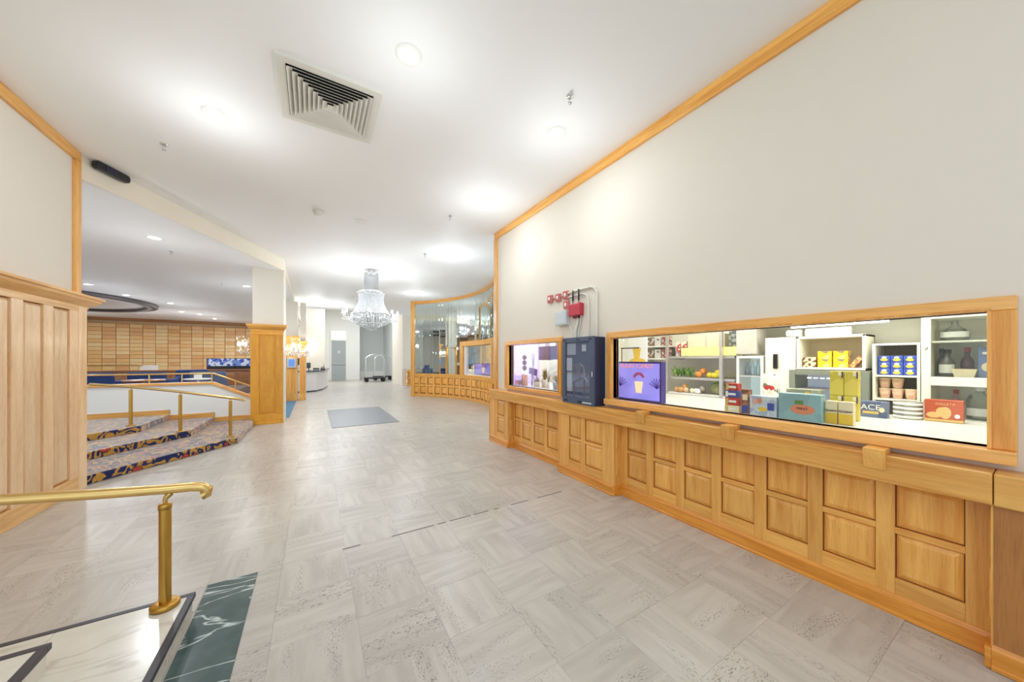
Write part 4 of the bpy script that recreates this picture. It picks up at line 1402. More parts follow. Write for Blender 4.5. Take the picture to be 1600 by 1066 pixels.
ls2 = light_sign('lit_sign', 'glowing purple sign inside the curved wall window', 5.3, 10.1, 11.6, .945, 1.36)
cup = MB().prism([(10.85 - .09, 1.02), (10.85 + .09, 1.02), (10.85 + .14, 1.2), (10.85 - .14, 1.2)], 'x', 5.304, 5.311).build('printed_cup', plain('cream_cup_print_b', srgb(250, 230, 200), .4, emit=.6), ls2)
pm = MB()
for k in range(9):
    a = R(10 + k * 20)
    pm.obox((5.307, 10.85 + .2 * math.cos(a), 1.22 + .09 * math.sin(a)), .004, .08, .03, 0, a)
pm.build('printed_blossom', plain('rose_print_b', srgb(196, 90, 150), .4, emit=.2), ls2)


def carton(name, label, cat, x, y0, y1, z0, h, d, mat, group=None, prints=(), rz=0.0):
    """box standing with its printed face towards the window (x = front face)"""
    t = thing(name, label, cat, (x, (y0 + y1) / 2, z0), None, group)
    box('carton', (x, x + d, y0, y1, z0, z0 + h), mat, t, 0.003)
    for ip, pr in enumerate(prints):
        off = ip * .0009
        kind, py, pz, pw, ph, pm_ = pr
        yy = y0 + (y1 - y0) * py
        zz = z0 + h * pz
        if kind == 'e':
            ellipse_plate(t, 'printed_label', x + .0002 - off, yy, zz, pw / 2, ph / 2, pm_, t=.002)
        elif kind == 't':
            text(pw, ph, (x - .0025 - off, yy, zz), pm_, t, extrude=.0008)
        else:
            box('printed_label', (x - .0018 - off, x + .0005, yy - pw / 2, yy + pw / 2, zz - ph / 2, zz + ph / 2), pm_, t)
    return t


ink = {k: plain('ink_' + k, srgb(*v), .45) for k, v in dict(red=(198, 62, 54), blue=(60, 84, 170), cream=(240, 226, 190), white=(244, 244, 240), coral=(226, 142, 110), brown=(120, 72, 52), yellow=(236, 196, 70),
       navy=(44, 56, 100), green=(96, 140, 70), gold=(220, 186, 110), tan=(226, 186, 120), black=(30, 30, 32), pink=(226, 170, 170)).items()}
CZ = 1.0305
carton('juice_box', 'teal blue box with a coral oval label behind the long window', 'box', 3.2, .905, 1.165, CZ, .205, .09, printed('teal_print', srgb(138, 176, 186), srgb(150, 188, 196), 9, .6), None,
       [('e', .42, .42, .15, .075, ink['coral']), ('t', .42, .45, 'MINT', .03, ink['brown']), ('r', .5, .68, .05, .03, ink['green'])])
carton('biscuit_box', 'pale blue patterned box left of the teal box', 'box', 3.19, 1.175, 1.365, CZ, .165, .07, printed('paleblue_print', srgb(196, 210, 226), srgb(214, 222, 232), 18, .5, third=srgb(176, 190, 214)), None,
       [('e', .5, .35, .07, .035, ink['yellow']), ('e', .8, .7, .04, .05, ink['pink']), ('r', .2, .5, .045, .06, ink['blue']), ('e', .6, .75, .03, .05, ink['coral'])])
carton('cocoa_box', 'tall brown chocolate box between the snack packs and pale blue box', 'box', 3.2, 1.375, 1.435, CZ, .21, .06, printed('brown_print', srgb(130, 82, 66), srgb(168, 116, 92), 24, .6), None,
       [('r', .5, .68, .04, .05, ink['cream']), ('r', .5, .2, .045, .06, ink['blue'])])
for k, (m_, h, nm) in enumerate(((ink['cream'], .06, 'cream snack pack at the bottom of the pack stack'), (ink['red'], .07, 'large red snack pack in the lower half of the stack'),
                                 (ink['blue'], .06, 'blue and white snack pack in the middle of the stack'), (printed('red_print', srgb(178, 48, 54), srgb(208, 78, 66), 30, .6), .065, 'dark red snack pack on top of the stack'))):
    carton('snack_pack', nm, 'snack pack', 3.2 + .006 * (k % 2), 1.452 + .004 * k, 1.572 - .003 * k, CZ + sum((.06, .07, .06)[:k]) + .0005 * k, h, .07, m_, 'stack of snack packs',
           [('r', .45, .5, .06, .02, ink['white']), ('r', .85, .5, .02, h * .8, ink['white' if k == 2 else 'gold'])])
for k, (a, b) in enumerate(((.75, .828), (.834, .898))):
    carton('oat_carton', ['cream and yellow oat carton with script lettering, right one', 'cream and yellow oat carton with script lettering, left one'][k], 'carton', 3.26, a, b, CZ, .165, .055, ink['cream'], 'oat cartons at the window',
           [('r', .5, .24, (b - a) * .98, .075, ink['yellow']), ('t', .5, .58, 'Quaker', .024, ink['black'])])
ym = printed('olive_yellow_print', srgb(206, 188, 74), srgb(220, 202, 92), 12, .5)
for i in range(2):
    for j in range(2):
        y0 = .785 + .082 * i
        carton('cereal_box', ['lower', 'upper'][j] + ' ' + ['right', 'left'][i] + ' mustard yellow cereal box of the stack of four', 'box', 3.53, y0, y0 + .079, CZ + j * .19, .188, .06, ym, 'stack of mustard boxes',
               [('r', .25, .9, .02, .03, ink['cream']), ('r', .08, .85, .008, .05, ink['navy'])])
carton('sardine_box', 'navy box with white ACE lettering beside the tins', 'box', 3.89, .705, .885, CZ, .13, .08, printed('navy_print', srgb(88, 100, 136), srgb(110, 124, 154), 16, .6), None,
       [('t', .5, .62, 'ACE', .06, ink['white']), ('r', .5, .3, .09, .02, ink['gold']), ('e', .15, .5, .03, .04, ink['cream'])])
tin = plain('silver_tin', srgb(172, 172, 164), .3, .7)
for k in range(4):
    t = thing('flat_tin', ['bottom tin of the stack of four flat silver tins', 'second tin from the bottom of the flat silver stack', 'third tin from the bottom of the flat silver stack', 'top tin of the stack of four flat silver tins'][k], 'tin', (4.07, .625, CZ + k * .034), None, 'stack of flat tins')
    MB().lathe([(0, 0), (.076, 0), (.078, .003), (.078, .029), (.075, .033), (0, .033)], (4.07, .625, CZ + k * .034), 28).build('can', tin, t)
    MB().lathe([(.0785, .008), (.0795, .008), (.0795, .024), (.0785, .024)], (4.07, .625, CZ + k * .034), 28).build('printed_band', ink['white'], t)
carton('cookie_box', 'red orange cookie box with pale biscuits printed on it', 'box', 4.05, .36, .54, CZ, .165, .06, printed('rust_print', srgb(188, 82, 48), srgb(196, 94, 60), 9, .5), None,
       [('e', .45, .42, .055, .09, ink['tan']), ('e', .55, .45, .05, .07, ink['gold']), ('e', .75, .3, .07, .045, ink['tan']), ('e', .15, .3, .025, .03, ink['white']), ('r', .5, .07, .178, .018, ink['gold']), ('t', .45, .82, 'GALLETA', .022, ink['gold'])])
carton('pasta_box', 'long grey green box lying behind the teal box', 'box', 3.5, 1.0, 1.22, CZ + .12, .10, .09, printed('greygreen_print', srgb(150, 156, 140), srgb(176, 180, 160), 14, .5), None, [('r', .35, .7, .03, .03, ink['yellow'])])
carton('tissue_pack', 'white pack supporting the long grey green box', 'box', 3.5, 1.0, 1.22, CZ, .119, .09, ink['white'])
sb = thing('snack_bag', 'white crisp bag with a red oval near the black clip', 'bag', (3.9, 1.48, CZ))
m = MB()
pts = []
for i in range(7):
    z = CZ + .33 * i / 6
    bulge = .035 * math.sin(math.pi * i / 6) + .004
    pts += [(3.9 - bulge, 1.42, z), (3.9 - bulge * 1.2, 1.48, z), (3.9 - bulge, 1.54, z), (3.9 + bulge, 1.54, z), (3.9 + bulge, 1.42, z)]
m.add(pts, [(i * 5 + j, i * 5 + (j + 1) % 5, i * 5 + 5 + (j + 1) % 5, i * 5 + 5 + j) for i in range(6) for j in range(5)] + [(4, 3, 2, 1, 0), tuple(range(30, 35))], True)
m.build('bag_body', printed('white_bag_print', srgb(242, 240, 230), srgb(226, 222, 206), 30, .7, third=srgb(120, 120, 100)), sb)
ellipse_plate(sb, 'printed_label', 3.858, 1.48, CZ + .19, .045, .025, ink['red'])
o = box('hanging_clip', (4.255, 4.2795, 1.56, 1.6, 1.4, 1.56), M['black'], None, 0.006)
tag(o, 'black clip hanging beside the tall cream cabinet door', 'clip')

# tall cabinet with packs of crackers
CB = 4.3
cb = thing('wall_cabinet', 'open cream cabinet with yellow cracker packs on its shelf', 'cabinet', (CB, 1.15, 1.4))
e = .022
box('back', (CB + .28, CB + .3, .91, 1.41, 1.4, 1.735), M['cab_in'], cb)
for b in ((.91, .91 + e, 1.4, 1.735), (1.41 - e, 1.41, 1.4, 1.735)):
    box('side', (CB, CB + .3, b[0], b[1], b[2], b[3]), M['cab'], cb, 0.003)
box('top', (CB, CB + .3, .91, 1.41, 1.735 - e, 1.735), M['cab'], cb, 0.003)
box('shelf', (CB - .01, CB + .3, .91, 1.41, 1.4, 1.4 + e), M['cab'], cb, 0.003)
box('open_door', (CB - .02, CB, 1.415, 1.68, CZ, 1.735), M['cab'], cb, 0.004)
SZ = 1.4 + e + .0005
bm_ = printed('brown_cream_print', srgb(120, 80, 56), srgb(230, 214, 180), 40, .5)
yl = printed('yellow_print', srgb(240, 196, 40), srgb(236, 214, 130), 28, .7, third=srgb(150, 130, 110))
for k, z in enumerate((SZ, SZ + .051)):
    carton('cocoa_pack', ['lower', 'upper'][k] + ' brown and cream pack on the cabinet shelf', 'pack', CB + .06, 1.275, 1.375, z, .05, .1, bm_, 'brown packs in the cabinet')
for k, (y, z) in enumerate(((1.155, SZ), (1.155, SZ + .081), (1.04, SZ), (1.04, SZ + .081))):
    carton('cracker_pack', ['lower left', 'upper left', 'lower right', 'upper right'][k] + ' yellow cracker pack in the cabinet', 'pack', CB + .06, y, y + .105, z, .08, .1, yl, 'yellow packs in the cabinet')
tp = thing('leaning_pack', 'orange wafer pack leaning at the right of the cabinet shelf', 'pack', (CB + .1, .97, SZ))
MB().obox((CB + .11, .985, SZ + .0555), .1, .035, .115, 0, R(35)).build('wrapper', printed('orange_print', srgb(216, 130, 80), srgb(240, 190, 130), 40, .5, third=srgb(120, 70, 60)), tp)
for y0, y1, r, lab in ((1.03, 1.36, .042, 'long white paper roll lying on top of the cabinet'), (1.40, 1.52, .04, 'short white paper roll at the left end of the cabinet top')):
    rl = thing('paper_roll', lab, 'paper roll', (CB + .1, y0, 1.7355), None, 'paper rolls')
    MB().tube([(CB + .1, y0, 1.7365 + r), (CB + .1, (y0 + y1) / 2, 1.7365 + r), (CB + .1, y1, 1.7365 + r)], r, 16).build('sheet', M['paper'], rl)
    MB().tube([(CB + .1, y0 - .004, 1.7365 + r), (CB + .1, y1 + .004, 1.7365 + r)], .014, 10).build('core', M['cab_in'], rl)

dc = thing('countertop_cooler', 'grey framed countertop cooler with a bluish glass front', 'cooler', (CB, 1.17, CZ))
for b in ((.88, .93, CZ, 1.395), (1.41, 1.46, CZ, 1.395), (.93, 1.41, 1.345, 1.395), (.93, 1.41, CZ, 1.06)):
    box('frame', (CB - .04, CB + .4, b[0], b[1], b[2], b[3]), plain('cooler_grey', srgb(128, 134, 122), .4), dc, 0.004)
box('liner', (CB + .3, CB + .4, .93, 1.41, 1.06, 1.345), plain('cooler_liner', srgb(206, 216, 236), .4, emit=.25), dc)
box('shelf', (CB, CB + .3, .93, 1.41, 1.2, 1.21), M['steel'], dc)
for k in range(7):
    box('led', (CB + .02, CB + .03, 1.0 + .05 * k, 1.03 + .05 * k, 1.31, 1.318), M['tube_lamp'], dc)
box('pane', (CB - .035, CB - .03, .93, 1.41, 1.06, 1.345), M['glass'], dc)

# recessed shelf with blue packs and tubs
ns = thing('recessed_shelf', 'narrow open shelf holding blue packs above peach tubs', 'shelf', (CB, .73, 1.1))
box('back', (CB + .28, CB + .3, .6, .86, 1.1, 1.64), M['cab_grey'], ns)
for b in ((.595, .612, 1.03, 1.64), (.85, .868, 1.03, 1.64)):
    box('side', (CB, CB + .3, b[0], b[1], b[2], b[3]), M['cab'], ns, 0.002)
for z in (1.625, 1.348, 1.142):
    box('shelf_board', (CB, CB + .3, .612, .85, z, z + .015), M['cab'], ns, 0.002)
bp_ = printed('blue_pack_print', srgb(44, 70, 158), srgb(58, 88, 184), 30, .5, third=srgb(90, 116, 190))
pos = ['right', 'middle', 'left']
rowz = ['bottom', 'middle', 'top']
for r in range(3):
    for c in range(3):
        y0 = .622 + c * .074
        carton('biscuit_pack', '%s row %s blue biscuit pack on the narrow shelf' % (rowz[r], pos[c]), 'pack', CB + .05, y0, y0 + .071, 1.3635 + r * .057, .056, .12, bp_, 'blue packs on the narrow shelf',
               [('e', .5, .38, .045, .026, ink['yellow']), ('e', .5, .72, .03, .018, ink['white'])])
tubm = printed('peach_tub', srgb(236, 200, 170), srgb(226, 180, 150), 40, .5)
for k, (y, z) in enumerate(((.655, 1.158), (.73, 1.158), (.805, 1.158), (.73, 1.2485), (.805, 1.2485))):
    t = thing('peach_tub', ['rightmost peach tub in the lower row', 'middle peach tub in the lower row', 'leftmost peach tub in the lower row', 'right peach tub of the upper row', 'left peach tub of the upper row'][k], 'tub', (CB + .08, y, z), None, 'peach tubs on the narrow shelf')
    MB().lathe([(0, 0), (.027, 0), (.0365, .078), (.0, .078)], (CB + .08, y, z), 16).build('cup', tubm, t)
    MB().lathe([(0, .078), (.0372, .078), (.0372, .087), (0, .089)], (CB + .08, y, z), 16).build('lid', ink['cream'], t)

# glazed cabinet
gc = thing('glazed_cabinet', 'white glazed cabinet with bottles at the right end of the window', 'cabinet', (CB, .3, 1.03))
GX0, GX1 = CB, CB + .4
box('back', (GX1 - .02, GX1, .02, .55, .98, 1.86), M['cab'], gc)
for b in ((.54, .59, .98, 1.86), (-.0, .02, .98, 1.86)):
    box('side', (GX0, GX1, b[0], b[1], b[2], b[3]), M['cab'], gc, 0.003)
for z0, z1 in ((1.83, 1.86), (1.635, 1.65), (1.29, 1.36), (1.0, 1.03)):
    box('shelf_board', (GX0 + (.02 if z1 - z0 < .02 else 0), GX1 - .02, .02, .54, z0, z1), M['cab'], gc, 0.003)
for z0, z1 in ((1.36, 1.83), (1.03, 1.29)):
    dp = box('door_pane', (GX0 + .004, GX0 + .008, .02, .54, z0, z1), M['glass'], gc)
    MB().sphere((GX0 - .008, .565, (z0 + z1) / 2), .012, 10, 6).build('knob', M['steel'], dp)


def bottle(name, label, x, y, z, prof, mat, cap=None, lab=None, group='bottles in the glazed cabinet'):
    b = thing(name, label, 'bottle', (x, y, z), None, group)
    MB().lathe(prof, (x, y, z), 20).build('body', mat, b)
    zt = max(p[1] for p in prof)
    rt = prof[-2][0]
    if cap:
        MB().lathe([(rt * 1.25, zt - .012), (rt * 1.25, zt + .022), (0, zt + .022)], (x, y, z), 14).build('cap', cap, b)
    if lab:
        r, za, zb, lm = lab
        MB().lathe([(r, za), (r, zb)], (x, y, z), 20, True, R(110), R(250)).build('label', lm, b)


gp = lambda r, h, n: [(0, 0), (r, 0), (r, h * .55), (r * .8, h * .66), (n, h * .78), (n, h), (0, h)]
bottle('glass_bottle', 'clear round flask with an oval label on the top cabinet shelf', CB + .18, .44, 1.6505, [(0, 0), (.07, 0), (.075, .05), (.05, .1), (.018, .125), (.018, .165), (0, .165)], M['glass_bottle'], None, (.0755, .03, .075, ink['white']))
bottle('glass_bottle', 'dark square shouldered bottle on the middle cabinet shelf', CB + .14, .475, 1.3605, gp(.042, .2, .018), plain('dark_bottle', srgb(104, 100, 90), .15), M['black'], (.0425, .03, .1, ink['white']))
bottle('glass_bottle', 'bottle with a red cap behind the cream basket', CB + .24, .385, 1.3605, gp(.034, .215, .014), plain('amber_bottle', srgb(120, 84, 56), .15), ink['red'], None)
bottle('glass_bottle', 'slim dark bottle against the left side of the cabinet', CB + .22, .512, 1.3605, gp(.022, .21, .01), plain('dark_bottle_b', srgb(84, 80, 70), .15), M['black'], None)
bottle('water_jug', 'large clear jug on the lower cabinet shelf', CB + .16, .32, 1.0305, [(0, 0), (.065, 0), (.065, .15), (.05, .19), (.022, .21), (.022, .235), (0, .235)], M['glass_bottle'], ink['white'], (.0655, .03, .09, ink['white']))
bottle('glass_bottle', 'small pink bottle on the lower cabinet shelf', CB + .24, .44, 1.0305, gp(.028, .2, .012), plain('pink_bottle', srgb(216, 170, 160), .3), ink['red'], None)
bk = thing('cream_basket', 'small cream basket in front of the red capped bottle', 'basket', (CB + .1, .39, 1.3605))
MB().prism([(.34, 1.3605), (.43, 1.3605), (.445, 1.4255), (.325, 1.4255)], 'x', CB + .05, CB + .13).build('basket', ink['cream'], bk)
MB().prism([(.335, 1.426), (.435, 1.426), (.435, 1.43), (.335, 1.43)], 'x', CB + .056, CB + .124).build('contents', ink['brown'], bk)
carton('blue_bag', 'blue rice bag with a cream label at the right of the cabinet', 'bag', CB + .1, .235, .325, 1.3605, .235, .1, printed('slate_blue_print', srgb(112, 128, 176), srgb(126, 142, 186), 14, .5), None, [('e', .5, .35, .06, .07, ink['cream']), ('r', .5, .8, .05, .02, ink['white'])])

# upright glass-door fridge
fg = thing('glass_fridge', 'white glass door fridge with clear bottles in the shop', 'fridge', (CB, 1.85, CZ))
for b in ((1.70, 1.725, .95, 1.54), (1.945, 1.97, .95, 1.54), (1.725, 1.945, 1.515, 1.54), (1.725, 1.945, .95, 1.05)):
    box('frame', (CB - .02, CB + .4, b[0], b[1], b[2], b[3]), M['white'], fg, 0.003)
box('liner', (CB + .28, CB + .3, 1.725, 1.945, 1.05, 1.515), plain('fridge_liner', srgb(206, 222, 226), .4, emit=.3), fg)
box('shelf', (CB, CB + .28, 1.725, 1.945, 1.3, 1.315), M['white'], fg)
box('pane', (CB - .012, CB - .006, 1.725, 1.945, 1.05, 1.515), M['glass'], fg)
for k in range(4):
    bottle('water_bottle', '%s clear water bottle on the upper fridge shelf' % ['first', 'second', 'third', 'fourth'][k], CB + .12, 1.75 + .055 * k, 1.3155, gp(.022, .16, .009), M['glass_bottle'], ink['white'], None, 'water bottles in the fridge')

# produce case
pc = thing('produce_case', 'open chilled produce case with aluminium posts in the shop', 'display case', (CB, 2.5, .95))
for y in (2.835, 2.115):
    box('post', (4.25, 4.29, y, y + .035, 1.031, 1.95), M['alu'], pc, 0.003)
box('back', (4.72, 4.76, 2.1, 3.4, .95, 2.0), M['cab'], pc)
for z, m_ in ((1.545, 'alu'), (1.262, 'alu')):
    box('shelf_board', (CB, 4.72, 2.0, 2.86, z - .03, z), M[m_], pc, 0.003)
box('shelf_board', (CB, 4.72, 2.87, 3.38, 1.68, 1.7), M['white'], pc, .002)
box('shelf_board', (CB, 4.72, 2.87, 3.38, 1.5, 1.52), M['white'], pc, .002)
box('header_panel', (CB - .005, CB + .012, 1.98, 2.66, 1.551, 1.655), plain('lit_yellow_panel', srgb(250, 232, 130), .4, emit=.25), pc)
box('plinth', (CB - .04, 4.72, 2.0, 2.86, 1.031, 1.05), M['white'], pc)
for k, (y0, y1, h, m_, lab) in enumerate(((2.38, 2.62, .17, 'tan', 'tan carton left of two on the top of the produce case'), (2.15, 2.375, .17, 'tan', 'tan carton right of two on the top of the produce case'),
                                          (2.64, 2.72, .2, 'white', 'white pack with coloured print atop the produce case'), (2.73, 2.80, .2, 'gold', 'gold pack atop the produce case by the post'))):
    carton('stock_carton', lab, 'carton', CB + .08, y0, y1, 1.6565 if k < 2 else 1.5455, h, .2, M['cab_in'] if k < 2 else printed('pack_print_%d' % k, ink[m_].node_tree.nodes['Principled BSDF'].inputs[0].default_value and srgb(226, 214, 190), srgb(160, 140, 150), 30, .55, third=srgb(190, 70, 60)), 'stock on top of the produce case')
box_top = box('carton_riser', (CB + .08, CB + .28, 2.14, 2.63, 1.5455, 1.656), M['cab_in'])
tag(box_top, 'plain tan box hidden behind the yellow header of the produce case', 'box')
carton('photo_box', 'box with a dark picture above the yellow header panel', 'box', CB + .06, 2.0, 2.09, 1.66, .19, .1, printed('dark_picture', srgb(90, 96, 92), srgb(150, 156, 150), 26, .5), None)
cp_ = box('clear_crate', (CB - .03, CB + .25, 1.76, 1.97, 1.56, 1.85), plain('frosted_plastic', srgb(196, 190, 178), .35, var=.12, scale=20), None, .01)
tag(cp_, 'frosted plastic crate above the glass door fridge', 'crate')


def heap(name, label, x, y, z, n, r, mats, cat, spread, group, sc_=(1, 1, 1)):
    h = thing(name, label, cat, (x, y, z), None, group)
    for k in range(n):
        a = k * 2.4
        q = spread * math.sqrt(k / max(1, n - 1))
        zz = z + r * sc_[2] + (r * 1.1 if k % 3 == 2 else 0)
        MB().sphere((x + q * .6 * math.cos(a), y + q * math.sin(a), zz), r * random.uniform(.85, 1.05), 9, 6, sc_).build('piece', mats[k % len(mats)], h)
    return h


lg = [plain('leaf_green_%d' % k, srgb(*c), .5) for k, c in enumerate(((86, 130, 52), (124, 160, 70), (60, 104, 44)))]


def leafy(label, x, y, z, w, h):
    t = thing('leafy_greens', label, 'vegetables', (x, y, z), None, 'greens in the produce case')
    for k in range(16):
        a, tl = random.uniform(0, 6.28), random.uniform(.2, .9)
        L = h * random.uniform(.7, 1.1)
        bx, by = x + random.uniform(-.05, .05), y + random.uniform(-w / 2, w / 2)
        tip = Vector((bx + .03 * math.cos(a), by + .05 * math.sin(a), z + L))
        mid = Vector((bx, by, z + L * .5))
        s = Vector((.012 * math.sin(a) + .004, .02, .0))
        MB().add([(bx, by, z), tuple(mid - s), tuple(tip), tuple(mid + s), tuple(mid + Vector((-.012, 0, .01)))], [(0, 1, 4), (1, 2, 4), (2, 3, 4), (3, 0, 4), (0, 3, 2, 1)]).build('leaf', lg[k % 3], t)


leafy('left bunch of leafy greens in the produce case', CB + .08, 2.75, 1.2625, .13, .15)
leafy('right bunch of leafy greens in the produce case', CB + .08, 2.61, 1.2625, .12, .14)
heap('oranges', 'heap of orange fruit on the upper produce shelf', CB + .1, 2.47, 1.2625, 6, .04, [plain('orange_skin', srgb(222, 140, 60), .5), plain('peach_skin', srgb(226, 166, 120), .5)], 'fruit', .07, 'fruit in the produce case')
heap('lemons', 'heap of yellow lemons on the upper produce shelf', CB + .1, 2.27, 1.2625, 8, .036, [plain('lemon_skin', srgb(226, 196, 50), .5), plain('lime_skin', srgb(190, 188, 60), .5)], 'fruit', .07, 'fruit in the produce case', (1, 1.2, 1))
heap('onions', 'brown onions in the left of the lower produce shelf', CB + .06, 2.69, 1.0505, 8, .038, [plain('onion_skin', srgb(206, 152, 90), .45), plain('onion_skin_b', srgb(222, 190, 150), .45)], 'vegetables', .08, 'vegetables in the produce case')
heap('garlic', 'pale mushrooms in the middle of the lower produce shelf', CB + .06, 2.46, 1.0505, 7, .034, [ink['cream'], ink['white'], plain('mushroom', srgb(170, 160, 146), .6)], 'vegetables', .08, 'vegetables in the produce case')
hb = thing('herb_bag', 'green bag of potatoes at the right of the lower produce shelf', 'bag', (CB + .06, 2.24, 1.05))
MB().sphere((CB + .12, 2.24, 1.135), .088, 14, 9, (.7, 1.15, .93)).build('bag_body', printed('green_net', srgb(150, 158, 108), srgb(120, 132, 84), 36, .5, third=srgb(206, 150, 110)), hb)
MB().sphere((CB + .06, 2.24, 1.225), .025, 8, 6, (1, 1.4, .8)).build('knot', lg[0], hb)
k = 0
for z in (1.5205, 1.7005):
    for y, c, w in ((2.90, 'red', .1), (3.02, 'white', .1), (3.14, 'brown', .1), (3.26, 'blue', .09)):
        k += 1
        carton('grocery_pack', '%s on the %s shelf left of the produce case' % ({'red': 'red grocery pack', 'white': 'white grocery pack', 'brown': 'brown grocery pack', 'blue': 'blue grocery pack'}[c], 'lower' if z < 1.6 else 'upper'), 'pack', CB + .06, y, y + w, z, .13, .1,
               printed('grocery_%d' % k, ink[c].node_tree.nodes['Principled BSDF'].inputs[0].default_value and {'red': srgb(176, 90, 84), 'white': srgb(220, 218, 214), 'brown': srgb(150, 120, 100), 'blue': srgb(120, 130, 160)}[c], srgb(214, 208, 200), 34, .5, third=srgb(90, 84, 92)), 'grocery packs left of the produce case')
ps = thing('drink_poster', 'white poster with a yellow cup hanging behind the purple sign', 'poster', (3.9, 3.05, 1.45))
box('sheet', (3.9, 3.906, 2.9, 3.22, 1.3, 2.05), M['paper'], ps)
for yy in (2.95, 3.17):
    MB().tube([(3.903, yy, 2.04), (3.903, yy, 2.4)], .003, 5).build('hanging_cord', M['steel'], ps)
MB().prism([(3.03, 1.5), (3.11, 1.5), (3.14, 1.66), (3.0, 1.66)], 'x', 3.896, 3.9).build('printed_cup', ink['yellow'], ps)
ellipse_plate(ps, 'printed_splash', 3.8995, 3.06, 1.48, .13, .04, ink['yellow'])
text('Granizado', .06, (3.897, 3.06, 1.86), ink['blue'], ps)
o = thing('poster_stand', 'thin black stand in front of the white poster', 'stand', (3.8, 3.1, CZ))
MB().tube([(3.8, 2.96, 1.66), (3.8, 3.26, 1.66)], .009, 6).build('crossbar', M['black'], o)
MB().tube([(3.8, 3.25, CZ), (3.8, 3.25, 1.66)], .006, 6).build('upright', M['black'], o)

# ---- contents of the small window (plant nook)
nk = box('nook_counter', (XR + .09, 4.2, 3.47, 5.5, .95, 1.03), M['counter'], None, .004)
tag(nk, 'white counter behind the small shop window', 'counter')
vp = plain('violet_light_panel', srgb(186, 170, 255), .4, emit=.75, var=.15, scale=5)
o = thing('violet_panel', 'glowing violet panel at the left of the small window', 'light panel', (3.9, 5.3, 1.03))
box('diffuser', (3.2, 3.9, 5.40, 5.42, 1.031, 2.0), vp, o)
box('casing', (3.18, 3.92, 5.42, 5.45, 1.031, 2.02), M['white'], o)
add_light('violet_light', 'AREA', (3.5, 5.36, 1.5), 5, o, .6, (.6, .5, 1), (R(90), 0, R(180)))
o = thing('wall_screen', 'dark blue grey screen hanging inside the small window', 'screen', (3.6, 4.7, 1.5))
box('housing', (3.62, 3.66, 4.68, 5.05, 1.49, 1.74), plain('slate_screen', srgb(78, 82, 112), .35), o, .004)
box('bracket', (3.66, 3.70, 4.8, 4.9, 1.58, 2.4), M['steel'], o)
o = thing('wall_screen', 'paler lilac screen beside the dark screen in the small window', 'screen', (3.6, 4.5, 1.5))
box('housing', (3.6, 3.64, 4.40, 4.66, 1.5, 1.74), plain('lilac_screen', srgb(140, 146, 196), .35, var=.15, scale=8), o, .004)
box('bracket', (3.64, 3.68, 4.5, 4.56, 1.58, 2.4), M['steel'], o)
o = thing('nook_shelf', 'white wall shelf below the screens in the small window', 'shelf', (4.2, 4.6, 1.45))
box('board', (4.2, 4.75, 3.6, 5.2, 1.43, 1.46), M['white'], o, .003)
for y in (3.9, 4.7):
    box('bracket', (4.4, 4.75, y, y + .03, 1.33, 1.43), M['steel'], o)
bw = thing('beadboard', 'cream grooved boarding on the wall of the small window nook', 'wall boarding', (4.76, 4.4, 1.0))
for k in range(20):
    box('board', (4.755, 4.778, 3.5 + k * .1, 3.596 + k * .1, .95, 1.42), M['cab'], bw, .003)
o = thing('small_sign', 'small tilted purple sign among the plants in the small window', 'sign', (3.35, 4.85, 1.25))
MB().obox((3.36, 4.86, 1.285), .015, .30, .12, R(-6), R(6)).build('board', plain('purple_board', srgb(66, 44, 150), .4, emit=.12), o)
MB().tube([(3.37, 4.9, 1.03), (3.37, 4.9, 1.25)], .008, 6).build('stem', M['black'], o)


def plant(label, x, y, z, r, h, mat, pot, n=18):
    t = thing('potted_plant', label, 'plant', (x, y, z), None, 'plants in the small window')
    MB().lathe([(0, 0), (r * .55, 0), (r * .7, h * .38), (r * .62, h * .38), (r * .6, h * .34), (0, h * .34)], (x, y, z), 14).build('pot', pot, t)
    for k in range(n):
        a = random.uniform(0, 6.28)
        rr = r * random.uniform(.2, 1.0)
        zz = z + h * random.uniform(.45, 1.0)
        b = Vector((x, y, z + h * .34))
        tip = Vector((x + rr * math.cos(a), y + rr * math.sin(a), zz))
        s = Vector((-math.sin(a), math.cos(a), 0)) * r * .16
        m_ = b.lerp(tip, .6)
        MB().add([tuple(b), tuple(m_ - s), tuple(tip), tuple(m_ + s), tuple(m_ + Vector((0, 0, .01)))], [(0, 1, 4), (1, 2, 4), (2, 3, 4), (3, 0, 4), (3, 2, 1, 0)]).build('leaf', mat, t)


dg = plain('dark_leaf', srgb(70, 78, 60), .5)
sg = plain('sage_leaf', srgb(136, 140, 116), .5)
plant('bushy dark plant left of centre in the small window', 3.3, 4.66, 1.0305, .09, .22, sg, M['white'])
plant('tall dark leaved plant in the middle of the small window', 3.36, 4.5, 1.0305, .1, .34, dg, M['white'], 22)
plant('thin dark plant right of the middle of the small window', 3.3, 4.33, 1.0305, .05, .24, dg, M['white'], 12)
plant('grey green plant in a lilac pot at the right of the small window', 3.3, 4.1, 1.0305, .11, .27, sg, plain('lilac_pot', srgb(160, 158, 184), .5), 24)
plant('small plant at the far right edge of the small window', 3.34, 3.8, 1.0305, .08, .3, plain('brown_leaf', srgb(110, 76, 60), .5), M['cab'], 14)
for k, (y, h) in enumerate(((5.02, .2), (4.93, .19))):
    o = MB().lathe([(0, 0), (.028, 0), (.03, .02), (.03, h), (.0, h + .01)], (3.26, y, 1.0305), 14).build('pillar_candle', plain('salmon_wax_%d' % k, srgb(246, 176, 150), .5))
    tag(o, ['left of two salmon pink pillar candles in the small window', 'right of two salmon pink pillar candles in the small window'][k], 'candle', 'salmon candles')
hm = thing('hanging_garland', 'string of dark round ornaments hanging before the violet panel', 'garland', (3.4, 5.2, 1.3))
